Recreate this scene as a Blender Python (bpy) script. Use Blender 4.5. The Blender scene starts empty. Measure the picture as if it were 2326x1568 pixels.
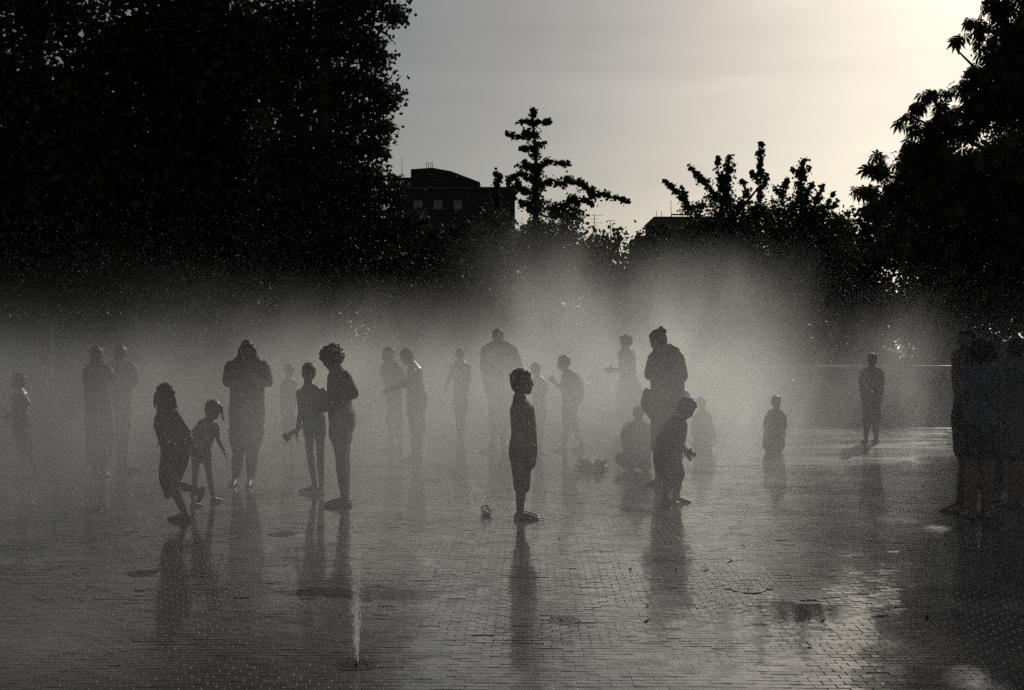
import bpy, bmesh, math, random
import numpy as np
from mathutils import Vector, Matrix, noise

scene = bpy.context.scene
C = scene.collection
rad = math.radians

# ------------------------------------------------------------------ camera
FPX, CX, HY, CAMZ = 2600.0, 1163.0, 790.0, 1.6      # focal length, centre and horizon in 2326-wide pixels
cam_d = bpy.data.cameras.new('camera')
cam = bpy.data.objects.new('camera', cam_d); C.objects.link(cam)
cam.location = (0, 0, CAMZ); cam.rotation_euler = (rad(90), 0, 0)
cam_d.sensor_width = 36.0; cam_d.lens = FPX / 2326 * 36.0
cam_d.shift_y = 6 / 2326
cam_d.clip_start = 0.1; cam_d.clip_end = 3000
scene.camera = cam

# ------------------------------------------------------------------ sky and sun
SUN_AZ, SUN_EL = rad(24.2), rad(23.8)
world = bpy.data.worlds.new('World'); scene.world = world; world.use_nodes = True
wn, wl = world.node_tree.nodes, world.node_tree.links
wn.clear()
w_out = wn.new('ShaderNodeOutputWorld'); w_bg = wn.new('ShaderNodeBackground')
sky = wn.new('ShaderNodeTexSky'); sky.sky_type = 'NISHITA'; sky.sun_disc = False
sky.sun_elevation = SUN_EL; sky.sun_rotation = SUN_AZ
sky.air_density = 1.0; sky.dust_density = 2.5; sky.ozone_density = 1.0; sky.altitude = 600
# thin streaky cirrus over the whole sky
tc = wn.new('ShaderNodeTexCoord'); mp = wn.new('ShaderNodeMapping'); mp.inputs['Scale'].default_value = (1.4, 1.4, 7.0)
mp.inputs['Rotation'].default_value = (rad(8), rad(5), 0)
nz = wn.new('ShaderNodeTexNoise'); nz.inputs['Scale'].default_value = 1.7; nz.inputs['Detail'].default_value = 6; nz.inputs['Roughness'].default_value = 0.6; nz.inputs['Distortion'].default_value = 0.5
rp = wn.new('ShaderNodeMapRange'); rp.inputs['From Min'].default_value = 0.40; rp.inputs['From Max'].default_value = 0.72
rp.inputs['To Min'].default_value = 0.97; rp.inputs['To Max'].default_value = 1.13
mul = wn.new('ShaderNodeVectorMath'); mul.operation = 'MULTIPLY'
hz = wn.new('ShaderNodeHueSaturation'); hz.inputs['Saturation'].default_value = 0.6
wl.new(tc.outputs['Generated'], mp.inputs['Vector']); wl.new(mp.outputs[0], nz.inputs['Vector']); wl.new(nz.outputs['Fac'], rp.inputs['Value'])
wl.new(sky.outputs[0], hz.inputs['Color']); wl.new(hz.outputs[0], mul.inputs[0]); wl.new(rp.outputs[0], mul.inputs[1])
tint = wn.new('ShaderNodeVectorMath'); tint.operation = 'MULTIPLY'; tint.inputs[1].default_value = (1.0, 0.985, 0.93)
wl.new(mul.outputs[0], tint.inputs[0]); wl.new(tint.outputs[0], w_bg.inputs['Color']); wl.new(w_bg.outputs[0], w_out.inputs['Surface'])
w_bg.inputs['Strength'].default_value = 0.094
sun_dir = Vector((math.sin(SUN_AZ) * math.cos(SUN_EL), math.cos(SUN_AZ) * math.cos(SUN_EL), math.sin(SUN_EL)))
sun_d = bpy.data.lights.new('sun', 'SUN'); sun_d.energy = 4.3; sun_d.angle = rad(0.53); sun_d.color = (1.0, 0.955, 0.84)
sun = bpy.data.objects.new('sun', sun_d); C.objects.link(sun)
sun.rotation_euler = sun_dir.to_track_quat('Z', 'Y').to_euler(); sun.location = sun_dir * 60
scene.view_settings.view_transform = 'Standard'; scene.view_settings.look = 'None'
scene.view_settings.gamma = 1.0; scene.view_settings.exposure = -1.5
cy = scene.cycles
cy.max_bounces = 4; cy.diffuse_bounces = 2; cy.glossy_bounces = 3; cy.transmission_bounces = 4; cy.transparent_max_bounces = 8
cy.volume_bounces = 1; cy.volume_step_rate = 4.0; cy.volume_max_steps = 256
cy.sample_clamp_direct = 4.0; cy.sample_clamp_indirect = 3.0
cy.caustics_reflective = False; cy.caustics_refractive = False
cy.use_adaptive_sampling = True; cy.adaptive_threshold = 0.034; cy.adaptive_min_samples = 24; cy.use_denoising = False

# ------------------------------------------------------------------ helpers
def PX(px, py, d):
    """A point at distance d seen at (px, py) of the 2326-wide picture."""
    return Vector(((px - CX) / FPX * d, d, CAMZ - (py - HY) / FPX * d))

def mat(name, col, rough=0.6, spec=0.5, noise_scale=0, var=0.0, bump=0.0, trans=0.0, metal=0.0):
    m = bpy.data.materials.new(name); m.use_nodes = True
    n, l = m.node_tree.nodes, m.node_tree.links
    b = n['Principled BSDF']; b.inputs['Base Color'].default_value = (*col, 1)
    b.inputs['Roughness'].default_value = rough; b.inputs['Specular IOR Level'].default_value = spec; b.inputs['Metallic'].default_value = metal
    if noise_scale:
        t = n.new('ShaderNodeTexCoord'); x = n.new('ShaderNodeTexNoise'); x.inputs['Scale'].default_value = noise_scale; x.inputs['Detail'].default_value = 4
        l.new(t.outputs['Object'], x.inputs['Vector'])
        if var:
            r = n.new('ShaderNodeMix'); r.data_type = 'RGBA'
            r.inputs[6].default_value = (*[c * (1 - var) for c in col], 1); r.inputs[7].default_value = (*[min(1, c * (1 + var)) for c in col], 1)
            l.new(x.outputs['Fac'], r.inputs[0]); l.new(r.outputs[2], b.inputs['Base Color'])
        if bump:
            q = n.new('ShaderNodeBump'); q.inputs['Strength'].default_value = bump; q.inputs['Distance'].default_value = 0.02
            l.new(x.outputs['Fac'], q.inputs['Height']); l.new(q.outputs[0], b.inputs['Normal'])
    if trans:
        tr = n.new('ShaderNodeBsdfTranslucent'); tr.inputs['Color'].default_value = (*[min(1, c * 1.6) for c in col], 1)
        mx = n.new('ShaderNodeMixShader'); mx.inputs[0].default_value = trans
        l.new(b.outputs[0], mx.inputs[1]); l.new(tr.outputs[0], mx.inputs[2]); l.new(mx.outputs[0], n['Material Output'].inputs['Surface'])
    return m

def obj(name, mesh, material=None, parent=None):
    o = bpy.data.objects.new(name, mesh); C.objects.link(o)
    if material and mesh is not None and not mesh.materials: mesh.materials.append(material)
    if parent is not None: o.parent = parent
    return o

def tag(o, label, cat, group=None, kind=None):
    o['label'] = label
    if cat: o['category'] = cat
    if group: o['group'] = group
    if kind: o['kind'] = kind
    return o

def thing(name, label, cat, loc=(0, 0, 0), group=None):
    o = bpy.data.objects.new(name, None); C.objects.link(o); o.location = loc; o.empty_display_size = 0.2
    return tag(o, label, cat, group)

def struct(o):
    o['kind'] = 'structure'; return o

def np_mesh(name, V, F, smooth=False):
    """Mesh from numpy vertices (n,3) and faces (m,k)."""
    V = np.asarray(V, dtype=np.float32); F = np.asarray(F, dtype=np.int32)
    me = bpy.data.meshes.new(name); m, k = F.shape
    me.vertices.add(len(V)); me.vertices.foreach_set('co', V.ravel())
    me.loops.add(m * k); me.loops.foreach_set('vertex_index', F.ravel())
    me.polygons.add(m); me.polygons.foreach_set('loop_start', np.arange(0, m * k, k, dtype=np.int32))
    me.polygons.foreach_set('use_smooth', np.full(m, smooth) if isinstance(smooth, bool) else smooth); me.update(calc_edges=True); me.validate()
    return me

class MB:
    """Collects lofts, ellipsoids and boxes as one mesh."""
    def __init__(s): s.v = []; s.f = []
    def ring(s, c, u, v, a, b, n):
        i = len(s.v)
        for k in range(n):
            t = 2 * math.pi * k / n
            s.v.append(c + u * (a * math.cos(t)) + v * (b * math.sin(t)))
        return i
    def loft(s, pts, ra, rb=None, right=None, n=12, round_ends=True):
        pts = [Vector(p) for p in pts]; rb = rb or ra
        T = []
        for i in range(len(pts)):
            t = pts[min(i + 1, len(pts) - 1)] - pts[max(i - 1, 0)]
            T.append(t.normalized() if t.length > 1e-9 else Vector((0, 0, 1)))
        prev = right; rows = []
        secs = []
        for i, (p, t) in enumerate(zip(pts, T)):
            r = Vector(right) if right is not None else prev
            if r is None or abs(Vector(r).dot(t)) > 0.98:
                r = Vector((1, 0, 0)) if abs(t.x) < 0.9 else Vector((0, 1, 0))
            u = (Vector(r) - t * Vector(r).dot(t)).normalized(); v = t.cross(u)
            prev = u; secs.append((p, t, u, v, ra[i], rb[i]))
        if round_ends:
            p, t, u, v, a, b = secs[0]; e = min(a, b)
            pre = [(p - t * e * 0.9, t, u, v, a * 0.42, b * 0.42), (p - t * e * 0.55, t, u, v, a * 0.83, b * 0.83)]
            p, t, u, v, a, b = secs[-1]; e = min(a, b)
            post = [(p + t * e * 0.55, t, u, v, a * 0.83, b * 0.83), (p + t * e * 0.9, t, u, v, a * 0.42, b * 0.42)]
            secs = pre + secs + post
        rows = [s.ring(p, u, v, a, b, n) for p, t, u, v, a, b in secs]
        for r0, r1 in zip(rows, rows[1:]):
            for k in range(n):
                s.f.append((r0 + k, r0 + (k + 1) % n, r1 + (k + 1) % n, r1 + k))
        s.f.append(tuple(rows[0] + k for k in reversed(range(n)))); s.f.append(tuple(rows[-1] + k for k in range(n)))
    def ell(s, c, r, M=None, nu=12, nv=8):
        c = Vector(c); r = Vector(r) if hasattr(r, '__len__') else Vector((r, r, r)); rows = []
        def put(p): s.v.append(c + (M @ p if M is not None else p))
        for j in range(1, nv):
            a = math.pi * j / nv; rows.append(len(s.v))
            for k in range(nu):
                t = 2 * math.pi * k / nu
                put(Vector((r.x * math.sin(a) * math.cos(t), r.y * math.sin(a) * math.sin(t), r.z * math.cos(a))))
        top = len(s.v); put(Vector((0, 0, r.z))); bot = len(s.v); put(Vector((0, 0, -r.z)))
        for r0, r1 in zip(rows, rows[1:]):
            for k in range(nu): s.f.append((r0 + k, r1 + k, r1 + (k + 1) % nu, r0 + (k + 1) % nu))
        for k in range(nu):
            s.f.append((top, rows[0] + k, rows[0] + (k + 1) % nu)); s.f.append((bot, rows[-1] + (k + 1) % nu, rows[-1] + k))
    def box(s, lo, hi, M=None):
        i = len(s.v)
        for z in (lo[2], hi[2]):
            for x, y in ((lo[0], lo[1]), (hi[0], lo[1]), (hi[0], hi[1]), (lo[0], hi[1])):
                p = Vector((x, y, z)); s.v.append(M @ p if M is not None else p)
        for f in ((3, 2, 1, 0), (4, 5, 6, 7), (0, 1, 5, 4), (1, 2, 6, 5), (2, 3, 7, 6), (3, 0, 4, 7)): s.f.append(tuple(i + k for k in f))
    def mesh(s, name, smooth=True):
        me = bpy.data.meshes.new(name); me.from_pydata([tuple(p) for p in s.v], [], s.f)
        me.polygons.foreach_set('use_smooth', [smooth] * len(me.polygons)); me.update(); return me
    def build(s, name, material, parent=None, smooth=True, voxel=0, it=4):
        o = obj(name, s.mesh(name, smooth), material, parent)
        if voxel:
            r = o.modifiers.new('remesh', 'REMESH'); r.mode = 'VOXEL'; r.voxel_size = voxel; r.use_smooth_shade = True
            q = o.modifiers.new('smooth', 'SMOOTH'); q.factor = 0.5; q.iterations = it
        return o

rng = np.random.default_rng(7); random.seed(7)
# ------------------------------------------------------------------ ground
def nnode(n, typ, **kw):
    x = n.new(typ)
    for k, v in kw.items(): x.inputs[k].default_value = v
    return x

def wet_material(name, col, brick=False, rough=(0.12, 0.30)):
    m = bpy.data.materials.new(name); m.use_nodes = True
    n, l = m.node_tree.nodes, m.node_tree.links; b = n['Principled BSDF']
    t = n.new('ShaderNodeNewGeometry')
    a = nnode(n, 'ShaderNodeTexNoise', Scale=0.9, Detail=5, Roughness=0.6)
    c = nnode(n, 'ShaderNodeTexNoise', Scale=45.0, Detail=3)
    st_ = n.new('ShaderNodeVectorMath'); st_.operation = 'MULTIPLY'; st_.inputs[1].default_value = (0.45, 1.6, 1.0) if brick else (1, 1, 1)
    l.new(t.outputs['Position'], st_.inputs[0]); l.new(st_.outputs[0], a.inputs['Vector']); l.new(t.outputs['Position'], c.inputs['Vector'])
    r = nnode(n, 'ShaderNodeMapRange'); r.inputs['From Min'].default_value = 0.35; r.inputs['From Max'].default_value = 0.68
    r.inputs['To Min'].default_value = rough[0]; r.inputs['To Max'].default_value = rough[1]
    l.new(a.outputs['Fac'], r.inputs['Value']); l.new(r.outputs[0], b.inputs['Roughness'])
    mx = n.new('ShaderNodeMix'); mx.data_type = 'RGBA'
    mx.inputs[6].default_value = (*[x * 0.6 for x in col], 1); mx.inputs[7].default_value = (*[x * 1.5 for x in col], 1)
    e_ = nnode(n, 'ShaderNodeTexNoise', Scale=7.0, Detail=4, Roughness=0.7); l.new(t.outputs['Position'], e_.inputs['Vector'])
    cw = nnode(n, 'ShaderNodeMapRange'); cw.inputs['From Min'].default_value = 0.38; cw.inputs['From Max'].default_value = 0.6; cw.inputs['To Min'].default_value = 0.35; cw.inputs['To Max'].default_value = 1.0
    l.new(e_.outputs['Fac'], cw.inputs['Value']); l.new(cw.outputs[0], b.inputs['Coat Weight'])
    mm2 = n.new('ShaderNodeMath'); mm2.operation = 'MULTIPLY'; l.new(c.outputs['Fac'], mm2.inputs[0]); l.new(e_.outputs['Fac'], mm2.inputs[1]); mm3 = n.new('ShaderNodeMath'); mm3.operation = 'MULTIPLY'; mm3.inputs[1].default_value = 1.9; l.new(mm2.outputs[0], mm3.inputs[0])
    l.new(mm3.outputs[0], mx.inputs[0]); l.new(mx.outputs[2], b.inputs['Base Color'])
    bp = nnode(n, 'ShaderNodeBump', Strength=0.12, Distance=0.003); l.new(c.outputs['Fac'], bp.inputs['Height'])
    last = bp
    if brick:
        br = nnode(n, 'ShaderNodeTexBrick'); br.inputs['Scale'].default_value = 1.0
        br.inputs['Brick Width'].default_value = BW; br.inputs['Row Height'].default_value = BD; br.inputs['Mortar Size'].default_value = 0.004
        l.new(t.outputs['Position'], br.inputs['Vector'])
        b2 = nnode(n, 'ShaderNodeBump', Strength=0.2, Distance=0.004); b2.invert = True
        l.new(br.outputs['Fac'], b2.inputs['Height']); l.new(bp.outputs[0], b2.inputs['Normal']); last = b2
    l.new(last.outputs[0], b.inputs['Normal']); b.inputs['IOR'].default_value = 1.5
    b.inputs['Coat Weight'].default_value = 1.0; b.inputs['Coat IOR'].default_value = 1.4
    cr_ = nnode(n, 'ShaderNodeMapRange'); cr_.inputs['From Min'].default_value = 0.35; cr_.inputs['From Max'].default_value = 0.7; cr_.inputs['To Min'].default_value = 0.012; cr_.inputs['To Max'].default_value = 0.085
    l.new(a.outputs['Fac'], cr_.inputs['Value']); l.new(cr_.outputs[0], b.inputs['Coat Roughness'])
    return m

BW, BD = 0.106, 0.053                    # paver pitch
BRICK_Y0, BRICK_Y1 = 4.3, 15.5
def relief(x, y):                        # gentle unevenness of the paving; the water level is z = 0
    p = Vector((x * 0.55, y * 0.8, 3.1))
    return 0.011 * noise.noise(p) + 0.006 * noise.noise(p * 2.7) + 0.0062

M_brick = wet_material('wet_paver', (0.07, 0.068, 0.064))
M_far = wet_material('wet_paving_far', (0.05, 0.049, 0.046), brick=True, rough=(0.14, 0.34))
M_bed = wet_material('wet_joint_silt', (0.05, 0.047, 0.042), rough=(0.2, 0.4))
M_earth = mat('earth', (0.05, 0.045, 0.035), 0.9, 0.2, 3, 0.5)

def bed_z(x, y):                         # silt fills the joints here and there
    s = noise.noise(Vector((x * 0.8 + 7, y * 1.3, 0.5))) + 0.5 * noise.noise(Vector((x * 2.6, y * 3.5, 9.0)))
    return relief(x, y) - (0.0010 + 0.0045 * min(1, max(0, (s + 0.10) * 1.6)))

def sheet(x0, x1, y0, y1, z, nx=1, ny=1, fn=None):
    xs = np.linspace(x0, x1, nx + 1); ys = np.linspace(y0, y1, ny + 1)
    V = [(x, y, fn(x, y) if fn else z) for y in ys for x in xs]
    F = [(j * (nx + 1) + i, j * (nx + 1) + i + 1, (j + 1) * (nx + 1) + i + 1, (j + 1) * (nx + 1) + i) for j in range(ny) for i in range(nx)]
    return np_mesh('sheet', V, F, True)

struct(obj('ground', sheet(-600, 600, -40, 1200, -0.06), M_earth))
# far paving runs flat, the near paving is laid paver by paver
plaza = struct(obj('plaza_pavement', sheet(-34, 34, BRICK_Y1 - 0.02, 25.4, 0.006), M_far))
near = struct(obj('paving_bed', sheet(-9.5, 9.5, 2.0, BRICK_Y1, 0, 260, 200, bed_z), M_bed))
for sx in (-1, 1):
    struct(obj('plaza_pavement', sheet(*sorted((sx * 9.5, sx * 34)), 1.0, BRICK_Y1 - 0.02, 0.006), M_far))

# water film that fills the hollows
M_water = bpy.data.materials.new('water_film'); M_water.use_nodes = True
n, l = M_water.node_tree.nodes, M_water.node_tree.links; n.remove(n['Principled BSDF'])
gl = nnode(n, 'ShaderNodeBsdfGlossy', Roughness=0.05); trn = n.new('ShaderNodeBsdfTransparent'); trn.inputs[0].default_value = (0.8, 0.8, 0.78, 1)
fr = nnode(n, 'ShaderNodeFresnel', IOR=1.45); mx = n.new('ShaderNodeMixShader')
wz = nnode(n, 'ShaderNodeTexNoise', Scale=14.0, Detail=2); wb = nnode(n, 'ShaderNodeBump', Strength=0.05, Distance=0.01)
geo = n.new('ShaderNodeNewGeometry'); l.new(geo.outputs['Position'], wz.inputs['Vector']); l.new(wz.outputs['Fac'], wb.inputs['Height'])
l.new(wb.outputs[0], gl.inputs['Normal']); l.new(wb.outputs[0], fr.inputs['Normal'])
l.new(fr.outputs[0], mx.inputs[0]); l.new(trn.outputs[0], mx.inputs[1]); l.new(gl.outputs[0], mx.inputs[2]); l.new(mx.outputs[0], n['Material Output'].inputs['Surface'])
struct(obj('puddle_water', sheet(-9.4, 9.4, 2.2, BRICK_Y1 - 0.05, 0.0), M_water))

# pavers: bevelled blocks, the 300 nearest as single pieces, the rest in one mesh
NOZ = [PX(810, 1512, 1.6 * FPX / (1512 - HY)), PX(1275, 1412, 1.6 * FPX / (1412 - HY)), PX(325, 1305, 1.6 * FPX / (1305 - HY)),
       PX(1700, 1340, 1.6 * FPX / (1340 - HY)), PX(640, 1215, 1.6 * FPX / (1215 - HY))]
def paver_mesh(cfg):
    hx, hy, cx, cy_, ch = BW / 2 - 0.0014, BD / 2 - 0.0014, 0.0024, 0.0012, 0.0022
    V = [(-hx, -hy, -0.012), (hx, -hy, -0.012), (hx, hy, -0.012), (-hx, hy, -0.012)]
    for fx, z in ((0.0, -ch), (0.45, -ch * 0.4), (1.2, 0.0)):
        V += [(-hx + cx * fx, -hy + cy_ * fx, z), (hx - cx * fx, -hy + cy_ * fx, z), (hx - cx * fx, hy - cy_ * fx, z), (-hx + cx * fx, hy - cy_ * fx, z)]
    F = []
    for a in (0, 4, 8):
        for k in range(4): F.append((a + k, a + (k + 1) % 4, a + 4 + (k + 1) % 4, a + 4 + k))
    F.append((12, 13, 14, 15)); return np.array(V), np.array(F)
PV, PF = paver_mesh(0)
PSM = np.array([True] * 12 + [False])
pm = np_mesh('brick', PV, PF, PSM); pm.materials.append(M_brick)
ROT = rad(-1.0)
spots = []
j0, j1 = int(BRICK_Y0 / BD) - 6, int(BRICK_Y1 / BD) + 4
for j in range(j0, j1):
    y = j * BD; hw = 0.47 * y + 1.1
    i0 = int(-hw / BW) - 1
    off = (0.5 if j % 2 else 0.0) + 0.12 * noise.noise(Vector((j * 0.7, 0, 0)))
    for i in range(i0, -i0 + 1):
        x = (i + off) * BW
        X = x * math.cos(ROT) - y * math.sin(ROT) * 0 ; Y = y + x * math.tan(ROT)
        X = x - y * math.tan(ROT)
        if not (BRICK_Y0 < Y < BRICK_Y1): continue
        if any((X - q.x) ** 2 + (Y - q.y) ** 2 < 0.122 ** 2 for q in NOZ): continue
        spots.append((X, Y))
spots = np.array(spots)
Z = np.array([relief(x, y) for x, y in spots]) + np.where(rng.uniform(0, 1, len(spots)) < 0.06, rng.normal(-0.002, 0.001, len(spots)), rng.normal(0, 0.0006, len(spots)))
TX, TY = rng.normal(0, 0.0055, len(spots)), rng.normal(0, 0.004, len(spots)); RZ = ROT + rng.normal(0, 0.008, len(spots))
inview = np.abs(spots[:, 0]) < 0.447 * spots[:, 1] + 0.03
order = np.argsort(np.where(inview & (spots[:, 1] > 5.15), spots[:, 1], 1e9))
single = order[:300]
for k in single:
    o = bpy.data.objects.new('brick', pm); C.objects.link(o); o.parent = near
    o.location = (spots[k, 0], spots[k, 1], Z[k]); o.rotation_euler = (TX[k], TY[k], RZ[k])
rest = np.setdiff1d(np.arange(len(spots)), single)
c, s = np.cos(RZ[rest])[:, None], np.sin(RZ[rest])[:, None]
vx, vy, vz = PV[:, 0][None], PV[:, 1][None], PV[:, 2][None]
wx = spots[rest, 0][:, None] + c * vx - s * vy; wy = spots[rest, 1][:, None] + s * vx + c * vy
wz_ = Z[rest][:, None] + vz + TX[rest][:, None] * vy - TY[rest][:, None] * vx
V = np.stack([wx, wy, wz_], -1).reshape(-1, 3)
F = (PF[None] + (np.arange(len(rest)) * len(PV))[:, None, None]).reshape(-1, 4)
o = obj('brick_field', np_mesh('brick_field', V, F, np.tile(PSM, len(rest))), M_brick, near); o['kind'] = 'stuff'
# ------------------------------------------------------------------ terrace wall at the back right
M_stone = mat('rough_stone', (0.07, 0.067, 0.06), 0.75, 0.3, 5, 0.45, 0.5)
M_cope = mat('pale_coping', (0.22, 0.215, 0.2), 0.4, 0.5, 8, 0.2)
M_grass = mat('dry_lawn', (0.05, 0.06, 0.025), 0.9, 0.2, 6, 0.4)
TZ = 1.2
struct(obj('terrace_lawn', sheet(5.75, 70, 25.75, 70, TZ - 0.08), M_grass))
tw = thing('retaining_wall', 'low dark stone retaining wall with pale coping behind the plaza on the right', 'wall', (5.7, 25.4, 0))
def stones(x0, x1, z0, z1, y, parent):
    """Rough ashlar courses, each stone its own block."""
    z = z0; row = 0; made = 0
    while z < z1 - 0.05:
        h = min(random.uniform(0.24, 0.34), z1 - z); x = x0 - random.uniform(0, 0.3)
        while x < x1:
            w = random.uniform(0.4, 0.85); a, b = max(x, x0), min(x + w, x1)
            if b - a > 0.06:
                m = MB(); e = random.uniform(0, 0.02)
                m.loft([Vector(((a + b) / 2, -0.03 - e, z + h / 2)), Vector(((a + b) / 2, 0.0 - e, z + h / 2)), Vector(((a + b) / 2, 0.2, z + h / 2))],
                       [(b - a) / 2 * 1.32, (b - a) / 2 * 1.40, (b - a) / 2 * 1.40], [h / 2 * 1.32, h / 2 * 1.40, h / 2 * 1.40], right=(1, 0, 0), n=4, round_ends=False)
                # a four-sided loft stands on its corner; turn it square
                c = Vector(((a + b) / 2, 0, z + h / 2))
                for q, v in enumerate(m.v):
                    u, w2 = (v.x - c.x) / ((b - a) / 2 * 1.4), (v.z - c.z) / (h / 2 * 1.4)
                    m.v[q] = Vector((c.x + (u - w2) * (b - a) / 2 * 0.985, v.y, c.z + (u + w2) * h / 2 * 0.975))
                m.build('stone', M_stone, parent, smooth=False); made += 1
            x += w
        z += h; row += 1
    return made
stones(0.0, 9.3, 0.0, TZ - 0.09, 0.0, tw)
m = MB(); m.box((0.0, 0.02, -0.05), (60, 0.34, TZ - 0.1)); m.build('core', M_stone, tw, smooth=False)
x = 0.0
while x < 10:
    m = MB(); m.box((x + 0.006, -0.07, TZ - 0.085), (x + 1.194, 0.42, TZ)); m.build('coping_stone', M_cope, tw, smooth=False); x += 1.2
pl = thing('planter_box', 'dark square planter with a thin hooked stem on the terrace edge', 'planter', ((2012 - CX) / FPX * 25.75, 25.75, TZ))
m = MB(); m.box((-0.25, -0.14, 0), (0.25, 0.3, 0.24)); m.box((-0.28, -0.17, 0.24), (0.28, 0.33, 0.285)); m.build('box', mat('planter', (0.03, 0.03, 0.03), 0.6), pl, smooth=False)
m = MB(); m.box((-0.22, -0.11, 0.286), (0.22, 0.27, 0.30)); m.build('soil', M_earth, pl, smooth=False)
m = MB(); m.loft([(0.12, 0.05, 0.28), (0.13, 0.05, 0.42), (0.17, 0.05, 0.52), (0.15, 0.05, 0.6), (0.07, 0.05, 0.60)], [0.012, 0.011, 0.01, 0.009, 0.006], n=6)
m.build('stem', mat('stem', (0.05, 0.06, 0.03), 0.7), pl)

# ------------------------------------------------------------------ buildings beyond the park
M_wallA = mat('dark_render', (0.04, 0.037, 0.034), 0.85, 0.2, 2, 0.2); M_wallB = mat('brick_facade', (0.16, 0.10, 0.08), 0.85, 0.2, 2, 0.2)
M_frame = mat('window_frame', (0.10, 0.10, 0.10), 0.5); M_glass = mat('window_glass', (0.04, 0.05, 0.06), 0.06, 0.9)
M_metal = mat('dark_metal', (0.05, 0.05, 0.05), 0.5, 0.5, metal=0.6); M_roof = mat('roof_sheet', (0.08, 0.075, 0.07), 0.7)
def windows(parent, xs, zs, w, h, y):
    for zc in zs:
        for xc in xs:
            m = MB(); t = 0.09
            m.box((xc - w / 2, y - 0.06, zc - h / 2), (xc + w / 2, y + 0.05, zc - h / 2 + t)); m.box((xc - w / 2, y - 0.06, zc + h / 2 - t), (xc + w / 2, y + 0.05, zc + h / 2))
            m.box((xc - w / 2, y - 0.058, zc - h / 2 + t), (xc - w / 2 + t, y + 0.05, zc + h / 2 - t)); m.box((xc + w / 2 - t, y - 0.058, zc - h / 2 + t), (xc + w / 2, y + 0.05, zc + h / 2 - t))
            m.box((xc - t / 2, y - 0.056, zc - h / 2 + t), (xc + t / 2, y + 0.05, zc + h / 2 - t))
            f = m.build('window', M_frame, parent, smooth=False)
            for q in (-1, 1):
                m = MB(); a, b = sorted((xc + q * t / 2, xc + q * (w / 2 - t))); m.box((a, y - 0.02, zc - h / 2 + t), (b, y + 0.03, zc + h / 2 - t)); m.build('pane', M_glass, f, smooth=False)
D1 = 150.0; k1 = D1 / FPX
ba = thing('apartment_block', 'dark apartment block with stepped rooftop and pale windows behind the left trees', 'building', (-15.4, D1, 0))
m = MB(); m.box((0, 0, 0), (15.8, 12, 22.4)); m.box((0, 0.0, 22.4), (2.2, 12, 23.9)); m.build('wall', M_wallA, ba, smooth=False)
m = MB(); m.box((-0.15, -0.2, 22.4), (15.95, 12.2, 22.65)); rf = m.build('roof', M_roof, ba, smooth=False)
m = MB()   # rooftop storey with a sloping sheet roof
prof = [(2.1, 22.66), (2.1, 25.05), (4.9, 25.25), (7.4, 24.8), (11.2, 23.35), (11.2, 22.66)]
i = len(m.v)
for y in (0.4, 9.0):
    for (x, z) in prof: m.v.append(Vector((x, y, z)))
np_ = len(prof)
m.f.append(tuple(range(np_))); m.f.append(tuple(range(2 * np_ - 1, np_ - 1, -1)))
for a in range(np_): b = (a + 1) % np_; m.f.append((b, a, a + np_, b + np_))
m.build('rooftop_storey', M_wallA, ba, smooth=False)
for x in (4.0, 4.55):
    m = MB(); m.box((x, 2, 25.0), (x + 0.07, 2.1, 26.1)); m.box((x + 0.25, 2, 25.0), (x + 0.32, 2.1, 26.1)); m.box((x, 2, 26.1), (x + 0.32, 2.1, 26.17)); m.build('vent_pipe', M_metal, rf, smooth=False)
m = MB(); m.loft([(0.9, 1, 23.8), (0.9, 1, 26.8)], [0.04, 0.02], n=6); m.build('antenna', M_metal, rf)
m = MB(); m.loft([(14.9, 1, 22.6), (14.9, 1, 23.2)], [0.28, 0.28], n=8); m.ell((14.9, 0.9, 23.2), (0.35, 0.2, 0.35)); m.build('satellite_dish', M_metal, rf)
windows(ba, [3.1, 5.7, 8.3], [20.3], 1.25, 1.25, -0.02)
m = MB(); m.box((1.8, -0.25, 19.35), (4.4, -0.05, 19.5)); m.box((1.8, -0.25, 18.3), (4.4, -0.05, 19.3)); m.build('balcony', M_wallB, ba, smooth=False)
D2 = 140.0
bb = thing('rooftop_house', 'small flat roofed building with rooftop awning beside the right trees', 'building', (17.5, D2, 0))
m = MB(); m.box((0, 0, 0), (9, 10, 17.4)); m.box((-2.2, 0, 0), (0, 10, 15.3)); m.build('wall', M_wallB, bb, smooth=False)
m = MB(); m.box((-0.15, -0.15, 17.4), (9.1, 10, 17.62)); m.loft([(2.1, 0.5, 17.6), (2.1, 0.5, 17.95), (4.5, 0.5, 17.9)], [0.1] * 3, n=6); rb = m.build('roof', M_roof, bb, smooth=False)
m = MB(); m.box((-1.25, -0.1, 16.35), (0.1, 3, 16.5))
for x in (-1.2, -0.6): m.box((x, 0, 15.3), (x + 0.07, 0.07, 16.35))
m.build('awning', M_roof, bb, smooth=False)
for x in (0.25, 0.8, 2.0, 3.4, 4.6):
    m = MB(); m.loft([(x, 0.2, 17.6), (x + random.uniform(-.15, .15), 0.2, 18.4 + (1.2 if x == 2.0 else 0))], [0.04, 0.03], n=5); m.build('railing_post', M_metal, rb)
windows(bb, [1.6, 4.2, 6.8], [15.2, 12.2], 1.2, 1.2, -0.02)
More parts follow.
